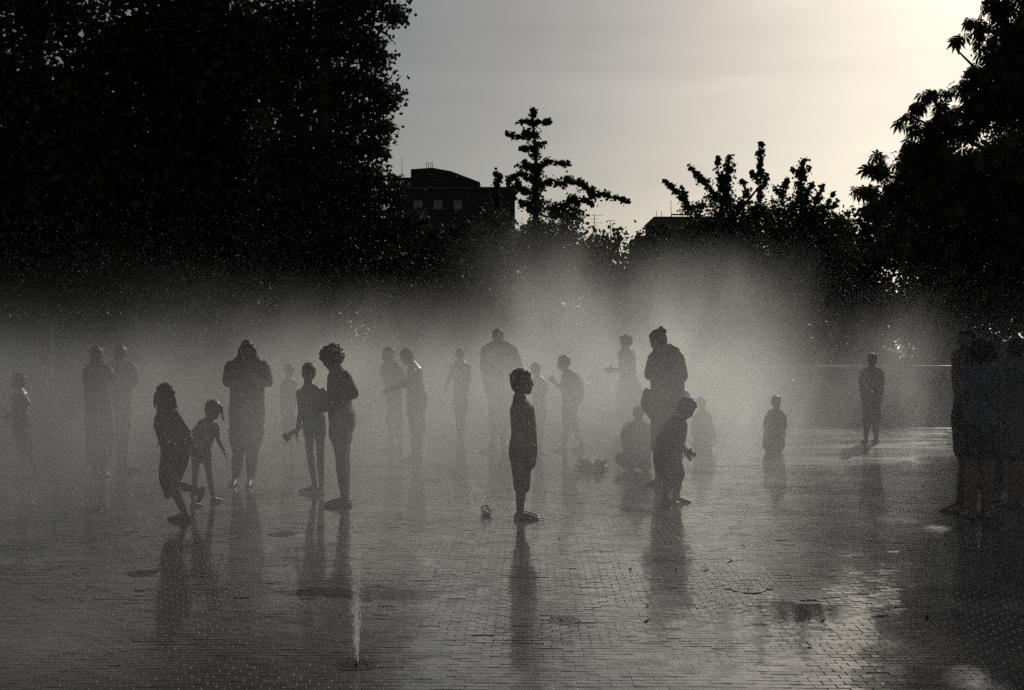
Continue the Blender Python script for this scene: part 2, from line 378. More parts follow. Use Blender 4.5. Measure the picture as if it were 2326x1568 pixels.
def aerial(px, top, bot, d, label, arms):
    k = d / FPX; b = PX(px, bot, d); t = thing('tv_aerial', label, 'aerial', b, 'thin television aerials on the skyline')
    h = (bot - top) * k; m = MB(); m.loft([(0, 0, -4), (0, 0, h)], [0.05, 0.03], n=6); m.build('mast', M_metal, t)
    for (fz, wl_, wr_) in arms:
        m = MB(); m.loft([(-wl_, 0, h * fz), (wr_, 0, h * fz)], [0.022, 0.022], n=5); m.build('crossbar', M_metal, t)
aerial(1350, 487, 530, 120, 'thin television aerial with several crossbars, left one of the skyline pair', [(0.95, 0.3, 0.9), (0.75, 0.5, 0.3), (0.55, 0.2, 0.9), (0.4, 0.4, 0.4)])
aerial(1387, 500, 535, 120, 'thin television aerial, right one of the skyline pair', [(0.95, 0.15, 0.6), (0.6, 0.1, 0.35)])
lp = thing('street_lamp', 'short dark lamp mast with flat twin heads above the treetops', 'lamp', PX(1403, 790, 62) - Vector((0, 0, PX(1403, 790, 62).z)))
hz_ = PX(1403, 522, 62).z
m = MB(); m.loft([(0, 0, -0.05), (0, 0, hz_)], [0.11, 0.06], n=8); m.build('pole', M_metal, lp)
for q in (-1, 1):
    m = MB(); m.box((q * 0.17 - 0.15, -0.12, hz_ - 0.02), (q * 0.17 + 0.15, 0.12, hz_ + 0.07)); m.build('lamp_head', M_metal, lp, smooth=False)
m = MB(); m.box((-0.14, -0.07, hz_ - 0.28), (0.14, 0.07, hz_ - 0.12)); m.build('bracket', M_metal, lp, smooth=False)

# ------------------------------------------------------------------ trees
M_bark = mat('bark', (0.06, 0.05, 0.04), 0.85, 0.2, 9, 0.4, 0.6)
M_leaf = mat('leaf_dark', (0.035, 0.045, 0.016), 0.6, 0.3, 1.2, 0.5, trans=0.14)
M_leaf2 = mat('leaf_mid', (0.045, 0.06, 0.02), 0.6, 0.3, 1.0, 0.5, trans=0.18)
M_leaf3 = mat('leaf_far', (0.035, 0.045, 0.02), 0.7, 0.2, 0.6, 0.5, trans=0.10)

def leaf_mesh(P, size, kind, droop=0.3, seed=1):
    r = np.random.default_rng(seed); N = len(P)
    d = r.normal(size=(N, 3)); d[:, 2] -= droop * 2; d /= np.linalg.norm(d, axis=1)[:, None]
    a = r.normal(size=(N, 3)); u = np.cross(d, a); u /= np.linalg.norm(u, axis=1)[:, None] + 1e-9; w = np.cross(u, d)
    s = size * r.uniform(0.65, 1.25, N)[:, None]
    P = np.asarray(P)
    if kind == 'broad':     # fan / triangular leaf
        T = [(0, 0, 0), (0.48, 0.34, 0.10), (0.30, 0.78, 0.02), (0, 1.0, -0.08), (-0.34, 0.76, 0.03), (-0.48, 0.30, 0.12)]
        V = np.stack([P + s * (u * t[0] + d * t[1] + w * t[2]) for t in T], 1)
        F = np.arange(N * 6).reshape(N, 6); return V.reshape(-1, 3), F
    if kind == 'palm':      # five drooping leaflets from one stalk
        Vs = []
        for q, an in enumerate((-1.25, -0.65, 0.0, 0.65, 1.25)):
            L = (0.62, 0.88, 1.0, 0.88, 0.62)[q]
            dd = d * math.cos(an) + u * math.sin(an); uu = u * math.cos(an) - d * math.sin(an)
            g = np.array([0, 0, -0.32])
            T = [(0, 0.05, 0), (0.15, 0.55, 0.3), (0.02, 1.0, 1.0), (-0.15, 0.55, 0.3)]
            Vs.append(np.stack([P + s * L * (uu * t[0] + dd * t[1] + g * t[2]) for t in T], 1))
        V = np.stack(Vs, 1).reshape(-1, 3); return V, np.arange(len(V)).reshape(-1, 4)
    T = [(0, 0, 0), (0.34, 0.45, 0.06), (0, 1.0, -0.06), (-0.34, 0.45, 0.06)]
    V = np.stack([P + s * (u * t[0] + d * t[1] + w * t[2]) for t in T], 1)
    return V.reshape(-1, 3), np.arange(N * 4).reshape(N, 4)

def clump_pts(c, rx, rz, ry, n, twig=0.25, r=None):
    """Leaf positions in an ellipsoid, gathered round twig ends."""
    k = max(3, n // 14)
    q = r.normal(size=(k, 3)); q /= np.linalg.norm(q, axis=1)[:, None]; q *= (r.uniform(0.05, 1.0, (k, 1)) ** 0.45)
    q = q * np.array([rx, ry, rz]) + np.array(c)
    return q[r.integers(0, k, n)] + r.normal(0, twig, (n, 3)) * np.array([1, 1, 0.8])

def tree(name, label, d, trunk, limbs, clumps, sleeves, leaf, kind, material, group, dens=1.0, depth=0.8, seed=1, twig=0.22, droop=0.3, zbase=0.0):
    r = np.random.default_rng(seed); k = d / FPX
    base = PX(trunk[0][0], HY, d); base.z = zbase
    t = thing(name, label, 'tree', base, group); B = np.array(base)
    loc = lambda x, y, dz=0: PX(x, y, d + dz) - base
    m = MB(); pts = [Vector((0, 0, -0.15))] + [loc(x, y) for x, y, _ in trunk[1:]]
    m.loft(pts, [w for _, _, w in trunk], n=9)
    for L in limbs:
        pp = [loc(*(q[:2])) for q in L[0]]
        for i_, q in enumerate(pp): q.y += L[2] * i_ if len(L) > 2 else 0
        m.loft(pp, list(np.linspace(L[1], L[1] * 0.3, len(pp))), n=6)
    P = []
    la = (leaf / k) ** 2 * 0.5
    for c in clumps:
        x, y, rx, ry = c[:4]; dz = c[4] if len(c) > 4 else r.uniform(-0.5, 0.5) * depth; f = c[5] if len(c) > 5 else 1.0
        n = int(math.pi * rx * ry / la * 3.6 * dens * f) + 8
        cc = PX(x, y, d + dz) - base
        P.append(clump_pts(cc, rx * k * 0.92, ry * k * 0.92, max(0.4, min(rx, ry) * k * depth), n, min(twig, 0.35 * min(rx, ry) * k), r))
    for s_ in sleeves:
        pl_, w = s_[0], s_[1] * 1.2
        pts = np.array([PX(x, y, d) - base for x, y in pl_]); seg = np.linalg.norm(np.diff(pts, axis=0), axis=1); L = seg.sum()
        n = int(L / k * 2 * w / la * 5.0 * dens) + 6; ns = max(3, int(L / 0.05))
        us = np.sort(r.uniform(0, L, ns)); cs = np.concatenate([[0], np.cumsum(seg)]); ix = np.clip(np.searchsorted(cs, us) - 1, 0, len(seg) - 1)
        f = ((us - cs[ix]) / seg[ix])[:, None]; sp_ = pts[ix] * (1 - f) + pts[ix + 1] * f
        taper = lambda q: (0.30 + 0.70 * np.clip(q / L, 0, 1) ** 0.6)[:, None]      # thinner towards the tip (first point)
        tp = taper(us); wid = r.uniform(0.35, 1.2, (ns, 1))
        sp_ = sp_ + r.normal(0, 0.46, (ns, 3)) * w * k * tp * wid            # short spurs carry the leaf rosettes
        pick = r.integers(0, ns, n); P.append(sp_[pick] + r.normal(0, 0.27, (n, 3)) * w * k * (tp * (0.55 + 0.5 * wid))[pick])
        n2 = n // 4; u2 = r.uniform(0, L, n2); ix = np.clip(np.searchsorted(cs, u2) - 1, 0, len(seg) - 1); f = ((u2 - cs[ix]) / seg[ix])[:, None]
        P.append(pts[ix] * (1 - f) + pts[ix + 1] * f + r.normal(0, 0.72, (n2, 3)) * w * k * taper(u2))   # loose single leaves
        m.loft([Vector(x) for x in pts], [0.006] + [0.010 + 0.004 * i for i in range(1, len(pts))], n=5)
    V, F = leaf_mesh(np.concatenate(P), leaf, kind, droop, seed)
    m.build('trunk', M_bark, t)
    obj('crown', np_mesh('crown', V, F), material, t)
    return t

# big dark trees on the left
tree('poplar_tree', 'tall black poplar with ragged right edge against the sky', 24,
     [(735, 900, 0.24), (735, 700, 0.20), (738, 420, 0.16), (742, 150, 0.12), (745, -150, 0.06)],
     [([(735, 640), (800, 560), (850, 500)], 0.06), ([(737, 520), (650, 430), (560, 380)], 0.07, 0.3), ([(738, 430), (800, 350), (870, 320)], 0.05), ([(740, 330), (820, 240), (890, 220)], 0.05),
      ([(742, 200), (820, 110), (900, 40)], 0.05), ([(741, 250), (660, 150), (600, 80)], 0.06, 0.3)],
     [(815, 20, 90, 45), (895, 28, 38, 24), (800, 95, 78, 45), (845, 125, 38, 36), (815, 185, 80, 42), (880, 215, 36, 42), (800, 262, 84, 42), (868, 300, 34, 26), (800, 330, 80, 34), (862, 345, 36, 18),
      (775, 395, 92, 48), (845, 415, 42, 40), (890, 440, 34, 45, 0, .9), (930, 500, 40, 26, 0, .8), (890, 520, 45, 55, 0, .9), (900, 600, 60, 50), (755, 470, 110, 58), (840, 500, 45, 60, 0, 0.8), (770, 560, 110, 60), (790, 640, 90, 60, 0, 0.7), (700, 640, 110, 60),
      (680, 60, 120, 90), (690, 200, 120, 90), (680, 330, 120, 90), (660, 450, 110, 90), (640, 560, 110, 80), (720, -110, 190, 110), (720, -300, 150, 130)],
     [], 0.095, 'broad', M_leaf, 'tall trees on the left', dens=1.5, seed=11, twig=0.17)
tree('plane_tree', 'broad black tree between the ragged poplar and the left edge', 25.5,
     [(430, 910, 0.30), (432, 650, 0.26), (430, 350, 0.2), (425, 50, 0.12), (420, -200, 0.06)],
     [([(431, 600), (330, 450), (230, 350)], 0.10, -0.4), ([(431, 560), (540, 430), (610, 330)], 0.09, 0.3), ([(430, 380), (340, 220), (260, 120)], 0.08), ([(428, 330), (520, 180), (580, 80)], 0.08)],
     [(430, 60, 200, 130), (320, 170, 150, 110), (540, 160, 140, 120), (420, 300, 190, 120), (290, 400, 150, 110), (560, 380, 140, 110), (420, 480, 190, 110), (320, 580, 160, 90), (520, 590, 160, 90), (420, 670, 200, 60, 0, .7), (420, -180, 220, 150)],
     [], 0.15, 'broad', M_leaf, 'tall trees on the left', dens=1.9, seed=12, twig=0.24)
tree('plane_tree', 'black tree filling the left edge with bright sky specks in its crown', 24.5,
     [(95, 920, 0.28), (95, 650, 0.24), (90, 350, 0.18), (85, 50, 0.12), (80, -200, 0.06)],
     [([(95, 600), (0, 450), (-80, 350)], 0.09), ([(95, 560), (180, 430), (240, 330)], 0.08, 0.3), ([(90, 380), (20, 220), (-60, 120)], 0.08), ([(88, 330), (160, 180), (220, 80)], 0.08)],
     [(100, 20, 170, 80, 0, .6), (40, 110, 120, 70, 0, .5), (200, 110, 110, 80, 0, .55), (60, 215, 140, 80), (190, 230, 110, 90), (90, 330, 180, 100), (40, 430, 150, 100), (180, 440, 130, 100), (90, 540, 180, 90), (60, 640, 170, 70), (200, 640, 120, 70), (-120, 100, 150, 150), (-140, 400, 160, 200), (80, -200, 220, 150)],
     [], 0.14, 'broad', M_leaf, 'tall trees on the left', dens=1.7, seed=13, twig=0.22)

# the ginkgo with tiered branches in the middle
z6 = lambda L: [(793 + x / 2.933, 198.2 + y / 2.933) for x, y in L]
S = [([(1225, 138), (1225, 220), (1238, 350), (1245, 480), (1245, 600), (1240, 720), (1230, 860)], 32), ([(1352, 220), (1300, 228), (1230, 235)], 19), ([(1118, 236), (1180, 222), (1225, 240)], 17),
     ([(1044, 304), (1100, 322), (1160, 332), (1220, 330)], 18), ([(1155, 288), (1215, 310)], 20), ([(1304, 368), (1260, 395), (1235, 390)], 20), ([(1138, 395), (1190, 408), (1240, 390)], 26),
     ([(1482, 510), (1400, 505), (1330, 490), (1290, 520), (1245, 540)], 20), ([(1128, 520), (1190, 525), (1240, 540)], 33), ([(1150, 585), (1200, 605), (1240, 610)], 27),
     ([(1055, 625), (1100, 580), (1120, 640), (1140, 680), (1190, 700), (1240, 700)], 27), ([(1866, 758), (1790, 740), (1700, 715), (1620, 715), (1560, 650), (1480, 620), (1400, 640), (1340, 610), (1290, 650), (1245, 680)], 27),
     ([(1620, 775), (1550, 740), (1480, 750), (1420, 800), (1350, 820)], 38), ([(1130, 760), (1190, 790), (1240, 800)], 34)]
z6c = lambda x, y, rx, ry, f=1.0: (793 + x / 2.933, 198.2 + y / 2.933, rx / 2.933, ry / 2.933, 0, f)
tree('ginkgo_tree', 'slender ginkgo with tiered horizontal branches silhouetted in the middle of the skyline', 29,
     [(1216, 930, 0.12), (1216, 560, 0.10), (1217, 440, 0.07), (1217, 360, 0.045), (1211, 255, 0.015)], [],
     [z6c(1250, 790, 110, 60, .6), z6c(1360, 850, 110, 50, .6), z6c(1480, 840, 100, 50, .8), z6c(1500, 900, 90, 60, .8), z6c(1300, 930, 150, 60), z6c(1230, 1020, 180, 70), z6c(1430, 1000, 170, 70), z6c(1240, 1130, 200, 80), z6c(1420, 1140, 200, 90), z6c(1320, 1280, 220, 100)],
     [(z6(a), b / 2.933) for a, b in S], 0.078, 'broad', M_leaf2, None, seed=21, dens=1.0, depth=0.6)
# the spiky group on the right
z7 = lambda L: [(1387.7 + x / 2.479, 198.2 + y / 2.479) for x, y in L]
z7c = lambda x, y, rx, ry, f=1.0: (1387.7 + x / 2.479, 198.2 + y / 2.479, rx / 2.479, ry / 2.479, 0, f)
SA = [([(293, 522), (340, 560), (390, 610), (450, 690)], 20), ([(400, 565), (420, 640)], 16), ([(443, 443), (480, 500), (530, 540), (590, 620)], 22), ([(600, 383), (605, 470), (620, 560), (640, 650)], 19),
      ([(665, 398), (655, 480), (650, 570), (650, 650)], 30), ([(700, 430), (670, 480)], 12), ([(845, 308), (845, 380), (840, 460), (845, 560), (840, 690)], 21), ([(785, 475), (815, 505), (838, 540)], 13), ([(740, 520), (765, 580), (740, 660)], 20), ([(880, 490), (860, 560)], 14)]
SB = [([(920, 550), (945, 610)], 15), ([(995, 512), (970, 570), (960, 650)], 20), ([(1085, 400), (1080, 460), (1070, 540), (1070, 650)], 30), ([(1018, 455), (1050, 500)], 12), ([(1135, 535), (1100, 600)], 20),
      ([(1198, 545), (1170, 600), (1140, 680)], 18), ([(1256, 588), (1230, 640), (1190, 700)], 15), ([(1285, 632), (1240, 690)], 12)]
tree('ginkgo_tree', 'spiky ginkgo with upright shoots right of the small rooftop building', 33,
     [(1660, 920, 0.14), (1660, 620, 0.11), (1662, 500, 0.07), (1728, 420, 0.02)], [],
     [z7c(470, 690, 80, 45, .8), z7c(640, 660, 120, 70), z7c(760, 690, 110, 60, .9), z7c(850, 720, 110, 60), z7c(560, 780, 170, 80), z7c(760, 820, 190, 90), z7c(600, 930, 220, 90), z7c(800, 980, 200, 100), z7c(650, 1100, 240, 120), z7c(420, 880, 120, 90), z7c(400, 1050, 150, 120)],
     [(z7(a), b / 2.479) for a, b in SA], 0.078, 'broad', M_leaf2, 'spiky ginkgos right of centre', seed=22, depth=0.7)
tree('ginkgo_tree', 'spiky ginkgo with a thick central shoot touching the big right tree', 32,
     [(1820, 920, 0.14), (1820, 620, 0.11), (1820, 500, 0.07), (1820, 400, 0.02)], [],
     [z7c(960, 690, 90, 60, .8), z7c(1070, 670, 110, 70), z7c(1170, 710, 100, 55), z7c(1000, 800, 160, 80), z7c(1180, 820, 160, 90), z7c(1060, 930, 220, 100), z7c(1250, 960, 170, 110), z7c(1100, 1080, 260, 120), z7c(1300, 760, 80, 50, .7)],
     [(z7(a), b / 2.479) for a, b in SB], 0.078, 'broad', M_leaf2, 'spiky ginkgos right of centre', seed=23, depth=0.7)
# the chestnut at the right edge
tree('chestnut_tree', 'large dark chestnut with drooping palmate leaves at the right edge', 21.5,
     [(2440, 920, 0.26), (2430, 640, 0.22), (2415, 350, 0.17), (2410, 50, 0.12), (2410, -250, 0.06)],
     [([(2425, 560), (2180, 440), (2020, 400)], 0.08), ([(2420, 450), (2220, 330), (2080, 270)], 0.07), ([(2415, 340), (2260, 200), (2180, 120)], 0.06), ([(2412, 180), (2270, 80), (2200, 50)], 0.06), ([(2428, 540), (2200, 560), (2050, 560)], 0.06)],
     [(2300, 60, 50, 60), (2290, 5, 36, 40), (2215, 62, 62, 16, 0, .55), (2160, 80, 26, 10, 0, .5), (2255, 120, 46, 30, 0, .8), (2235, 185, 70, 26), (2150, 215, 52, 14, 0, .7), (2220, 240, 90, 36), (2095, 240, 44, 12, 0, .7), (2060, 262, 24, 8, 0, .6), (2150, 290, 90, 34), (2060, 320, 50, 18, 0, .8),
      (2030, 362, 50, 14, 0, .7), (1985, 385, 44, 12, 0, .7), (2110, 360, 100, 45), (1970, 418, 34, 18, 0, .7), (2040, 420, 80, 38), (2180, 430, 130, 70), (2000, 465, 50, 26, 0, .8), (2080, 490, 100, 50), (2200, 540, 130, 70), (2040, 545, 66, 26, 0, .45), (2120, 590, 90, 40, 0, .7), (2000, 560, 30, 20, 0, .35),
      (2290, 200, 80, 90), (2300, 380, 90, 110), (2320, 560, 120, 90), (2240, 640, 110, 40, 0, .7), (2430, 120, 140, 160), (2440, 380, 140, 180), (2450, 600, 150, 120), (2400, -150, 150, 160), (2430, -400, 140, 140), (2600, 100, 140, 200), (2600, 450, 140, 200)],
     [], 0.21, 'palm', M_leaf, None, seed=31, dens=1.8, twig=0.16, droop=0.55, depth=0.9)

# dark belt of trees behind the plaza, each one a tree of its own
belt = [(-130, 38, 300, 250), (70, 40, 320, 260), (290, 38, 330, 250), (520, 41, 340, 270), (720, 38, 330, 260), (915, 40, 270, 240), (1075, 37, 255, 230), (1240, 43, 260, 220), (1375, 40, 240, 210), (1510, 43, 260, 230),
        (1640, 39, 280, 250), (1800, 42, 300, 260), (1960, 38, 330, 250), (2160, 41, 300, 300), (2420, 38, 380, 300), (2560, 40, 520, 320), (2800, 38, 520, 320)]
where = ['beyond the far left edge', 'behind the leftmost people', 'behind the couple on the left', 'behind the long haired woman', 'behind the curly haired woman', 'in front of the dark apartment block, left half', 'in front of the dark apartment block, right half',
         'under the tiered ginkgo', 'under the thin aerials', 'below the small rooftop building', 'under the first spiky ginkgo', 'under the second spiky ginkgo', 'between the spiky ginkgo and the chestnut', 'behind the person on the terrace', 'behind the chestnut trunk, made tall to shade the mist', 'unseen just outside the right edge, made tall to shade the mist', 'unseen far outside the right edge, made tall to shade the mist']
ct = {915: 515, 1075: 520, 1240: 528, 1375: 542, 1510: 535, 1640: 520, 1800: 500, 1960: 500}
for i, (x, d, w, h) in enumerate(belt):
    g = PX(x, HY, d); gy = HY + CAMZ * FPX / d
    top = ct.get(x, {2160: 340, 2420: 90, 2560: 0, 2800: 0}.get(x, 420))  # right-hand tops raised to shade the far mist
    r_ = random.Random(i); cl = []
    H_ = gy - top
    for q in range(9):
        f = q / 8; ww = w * (0.25 + 0.55 * math.sin(math.pi * min(1, 0.15 + f * 0.8))) * 0.62
        cl.append((x + r_.uniform(-0.22, 0.22) * w, top + 30 + f * (H_ - 60), ww, H_ * 0.13, r_.uniform(-0.8, 0.8)))
    for q in range(5): cl.append((x + r_.uniform(-0.4, 0.4) * w, top + r_.uniform(0, 50), r_.uniform(25, 45), r_.uniform(14, 26), r_.uniform(-0.8, 0.8), 0.8))
    tree('background_tree', 'dense dark tree ' + where[i], d, [(x, gy, 0.16), (x, 700, 0.13), (x, top + 40, 0.04)], [], cl, [], 0.19, 'kite', M_leaf3, 'dark trees behind the plaza', seed=100 + i, dens=1.6, depth=0.9, twig=0.3)

# clipped shrubs closing the view under the belt of trees
for i, x in enumerate(range(-160, 2600, 150)):
    d = 34.5 + (i % 3) * 0.9; gy = HY + CAMZ * FPX / d; r_ = random.Random(500 + i); top = (690 if x < 1500 else 640) + r_.uniform(-25, 25)
    cl_ = [(x + r_.uniform(-45, 45), top + 25 + q * (gy - top - 20) / 5, 95, 38, r_.uniform(-.4, .4)) for q in range(6)]
    lab = 'rounded dark shrub in the row under the trees, number %s from the left' % ['one', 'two', 'three', 'four', 'five', 'six', 'seven', 'eight', 'nine', 'ten', 'eleven', 'twelve', 'thirteen', 'fourteen', 'fifteen', 'sixteen', 'seventeen', 'eighteen', 'nineteen'][i]
    t = tree('shrub', lab, d, [(x, gy, 0.05), (x, gy - 60, 0.04), (x, top + 40, 0.02)], [], cl_, [], 0.15, 'kite', M_leaf3, 'shrubs under the belt of trees', seed=300 + i, dens=1.2, depth=0.9, twig=0.2)
    t['category'] = 'shrub'

tree('young_tree', 'small pointed treetop in front of the apartment block, left of the tiered ginkgo', 33,
     [(1128, 930, 0.06), (1128, 560, 0.04), (1128, 470, 0.02), (1126, 395, 0.01)], [], [(1128, 520, 40, 50), (1128, 600, 60, 60), (1128, 700, 70, 70)],
     [(z6([(975, 548), (985, 600), (985, 680), (985, 800)]), 9), (z6([(1015, 590), (990, 625)]), 5)], 0.10, 'broad', M_leaf2, None, seed=41)
# ------------------------------------------------------------------ people
M_skin = mat('skin_tan', (0.14, 0.088, 0.064), 0.38, 0.5, 20, 0.15); M_skin2 = mat('skin_brown', (0.08, 0.05, 0.037), 0.36, 0.5, 20, 0.15)
M_hair = mat('hair_dark', (0.014, 0.011, 0.009), 0.5, 0.3, 40, 0.5, 0.4); M_hair2 = mat('hair_brown', (0.03, 0.02, 0.014), 0.5, 0.3, 40, 0.5, 0.4)
M_eye = mat('eye', (0.02, 0.015, 0.01), 0.15, 0.6)
def cl(name, c, t=0.12): return mat('cloth_' + name, c, 0.62, 0.35, 12, 0.2, 0.15, trans=t)
K = dict(red=cl('red', (0.16, 0.022, 0.018), 0.35), brick=cl('brick', (0.10, 0.032, 0.028), 0.2), navy=cl('navy', (0.022, 0.025, 0.036)), grey=cl('grey', (0.10, 0.10, 0.105)), black=cl('black', (0.015, 0.015, 0.016)),
         blue=cl('blue', (0.04, 0.08, 0.14)), olive=cl('olive', (0.06, 0.06, 0.035)), plum=cl('plum', (0.045, 0.022, 0.024)), sand=cl('sand', (0.18, 0.15, 0.11)), teal=cl('teal', (0.03, 0.07, 0.075)))
Z1, Z2, Z3, Z4 = (0, 726.9, 2.966), (462.6, 726.9, 2.966), (826.0, 726.9, 2.966), (1255.5, 693.8, 2.966)
Z5, Z6, Z7, Z8 = (1718.0, 660.8, 2.637), (1374.5, 726.9, 3.596), (1143.2, 819.4, 4.163), (2081.5, 713.7, 3.296)
UP = Vector((0, 0, 1))

def hand(B, w, d, side, L, curl):
    """Palm, four unequal fingers bent at the knuckle, thumb from the side of the palm."""
    d = d.normalized(); s = (side - d * side.dot(d)).normalized(); nrm = d.cross(s)
    pe = w + d * L * 0.48
    B.loft([w, w + d * L * 0.25, pe], [L * 0.14, L * 0.21, L * 0.22], [L * 0.10, L * 0.11, L * 0.085], right=s, n=10)
    for i, (o_, f) in enumerate(((-0.165, 0.40), (-0.055, 0.50), (0.055, 0.46), (0.165, 0.36))):
        a = pe + s * o_ * L; k1_ = a + (d + s * o_ * 0.5 - nrm * curl * 0.35).normalized() * L * f * 0.5; k2_ = k1_ + (d - nrm * curl * 1.0).normalized() * L * f * 0.5
        B.loft([a - d * L * 0.08, k1_, k2_], [L * 0.052, L * 0.05, L * 0.042], n=7)
    a = w + d * L * 0.16 - s * L * 0.15; b = a + (d * 0.6 - s * 0.75 - nrm * curl * 0.3).normalized() * L * 0.24; c = b + (d * 0.95 - s * 0.2 - nrm * curl * 0.5).normalized() * L * 0.2
    B.loft([a, b, c], [L * 0.075, L * 0.062, L * 0.05], n=7)

def head_shape(B, c, R, h):
    p = lambda x, y, z: c + R @ (Vector((x, y, z)) * h)
    e = lambda q, r: B.ell(p(*q), Vector(r) * h, R)
    e((0, -0.05, 0.14), (0.335, 0.41, 0.35)); e((0, 0.10, -0.16), (0.255, 0.27, 0.30)); e((0, 0.23, -0.37), (0.13, 0.12, 0.11))
    e((0, 0.27, 0.09), (0.24, 0.10, 0.16)); e((0.17, 0.22, -0.08), (0.10, 0.11, 0.12)); e((-0.17, 0.22, -0.08), (0.10, 0.11, 0.12))
    B.loft([p(0, 0.35, 0.07), p(0, 0.395, -0.04), p(0, 0.42, -0.11)], [0.035 * h, 0.04 * h, 0.042 * h], n=8); e((0, 0.36, -0.125), (0.075, 0.05, 0.04))
    e((0, 0.345, -0.235), (0.10, 0.055, 0.030)); e((0, 0.335, -0.29), (0.085, 0.05, 0.030))
    for s in (-1, 1): e((s * 0.345, -0.03, -0.02), (0.035, 0.085, 0.125))

def person(label, Z, gy, H, hd, tor, legs, arms, yaw=0, pitch=0, prof=False, hh=None, hair='short', hm=None, skin=None, clothes=(), locks=(), vox=0.012, leg=1.0, arm=1.0, deep=1.0, curl=0.5, zoff=0.0, d=None, group='people in the fountain mist', roll=0.0, eyes=False):
    x0, y0, sc = Z; gyd = y0 + gy / sc
    if d is None: d = CAMZ * FPX / (gyd - HY)
    k = d / FPX / sc
    root_p = PX(x0 + tor[-1][0] / sc, HY, d); root_p.z = zoff
    root = thing('person', label, 'person', root_p, group)
    def P(q, dz=0.0):
        return PX(x0 + q[0] / sc, y0 + q[1] / sc, d + dz + (q[2] if len(q) > 2 else 0)) - root_p
    hh = hh or H * (0.142 if H > 1.5 else 0.16)
    B = MB(); skin = skin or M_skin; hm = hm or M_hair
    f = Vector((math.sin(rad(yaw)), -math.cos(rad(yaw)), 0)); rx = f.cross(UP)
    R = Matrix((rx, f, UP)).transposed() @ Matrix.Rotation(rad(-pitch), 3, 'X') @ Matrix.Rotation(rad(roll), 3, 'Y')
    hc = P(hd); head_shape(B, hc, R, hh)
    # trunk
    ys = [q[1] for q in tor]
    def cross(i, q, inf=0.0, lst=None):
        lst = lst or tor; t = (q[1] - tor[0][1]) / max(1e-6, tor[-1][1] - tor[0][1]); t = min(1, max(0, t)); a = q[2] * k + inf
        if prof: b = np.interp(t, [0, .12, .3, .55, .8, 1, ], [.05, .118, .112, .092, .105, .095]) * H * deep + inf
        else: b = min(a * 0.85, np.interp(t, [0, .15, .4, .6, .8, 1], [.045, .062, .075, .068, .08, .07]) * H * deep + inf)
        return a, b
    S = [cross(i, q) for i, q in enumerate(tor)]
    B.loft([P(q[:2]) for q in tor], [a for a, b in S], [b for a, b in S], right=(1, 0, 0), n=18)
    nk = P((tor[0][0], tor[0][1] + 4)); B.loft([hc + R @ Vector((0, -0.10, -0.18)) * hh, (hc + nk) / 2 + R @ Vector((0, -0.1, -0.2)) * hh * 0.3, nk], [H * 0.031, H * 0.031, H * 0.036], n=10)
    sh = 0.105 * H * deep; hp = 0.052 * H * deep
    AR = []; LG = []
    for i, a in enumerate(arms):
        o_ = (-sh if i == 0 else sh) if prof else 0
        s_, e_, w_ = P(a[0], o_), P(a[1], o_ * 1.05), P(a[2], o_ * 0.9)
        r = [H * .030 * arm, H * .027 * arm, H * .0225 * arm, H * .0235 * arm, H * .0165 * arm]
        B.loft([s_, s_.lerp(e_, .45), e_, e_.lerp(w_, .35), w_], r, n=10)
        fd = (w_ - e_); side = Vector((0, 1, 0)) if not prof else Vector((0.2, 0.3, 1))
        if abs(side.normalized().dot(fd.normalized())) > 0.9: side = Vector((1, 0, 0.2))
        hand(B, w_, fd, side * (1 if i else -1), H * 0.105, curl); AR.append((s_, e_, w_, r))
    for i, g in enumerate(legs):
        up = len(g) > 4 and g[4]
        o_ = (-hp if i == 0 else hp) if prof else 0
        az_ = H * 0.046
        if not up:      # set the foot on the ground where the picture shows it
            ya = y0 + g[2][1] / sc; df = (CAMZ - zoff - az_) * FPX / max(5, ya - HY); df = min(max(df, d - 0.35), d + 0.35) - d
            if prof: df = o_
            A = PX(x0 + g[2][0] / sc, HY, d + df) - root_p; A.z = az_
        else: df = o_; A = P(g[2], o_)
        h_, k_ = P(g[0], o_), P(g[1], (o_ + df) / 2)
        r = [H * .052 * leg, H * .047 * leg, H * .033 * leg ** .7, H * .034 * leg ** .8, H * .021 * leg ** .5]
        c_ = k_.lerp(A, .3)
        B.loft([h_, h_.lerp(k_, .45), k_, c_, A], r, n=12)
        if len(g) > 3 and g[3] is not None and up: T = P(g[3], o_)
        elif len(g) > 3 and g[3] is not None:
            T = P(g[3]); dirv = Vector((T.x - A.x, 0, 0)); dirv += Vector((0, f.y * 0.35 * dirv.length + 0.001, 0)); T = A + dirv.normalized() * H * 0.115; T.z = H * 0.014
        else: T = A + f * H * 0.115; T.z = H * 0.014
        fw = (T - A); fw.z = 0; fw = fw.normalized() if fw.length > 1e-4 else f
        sd = fw.cross(UP) if not up else Vector((0, 1, 0))
        if up: heel = A - (T - A).normalized() * H * 0.025 + (A - k_).normalized() * H * 0.02; mid = A.lerp(T, .5) + (A - k_).normalized() * H * 0.012
        else: heel = Vector((A.x, A.y, H * 0.020)) - fw * H * 0.026; mid = A.lerp(T, 0.5); mid.z = H * 0.024
        B.loft([heel, mid, T], [H * .018, H * .022, H * .022], [H * .019, H * .021, H * .012], right=sd, n=10)
        B.loft([A, mid], [H * .021, H * .02], n=8)
        for t_ in range(5):      # toes
            q = T + sd * H * (t_ - 2) * 0.0085 + fw * H * (0.012 - abs(t_ - 1.2) * 0.003); B.ell(q, H * 0.0075, nu=6, nv=5)
        LG.append((h_, k_, A, r))
    B.build('body', skin, root, voxel=vox)
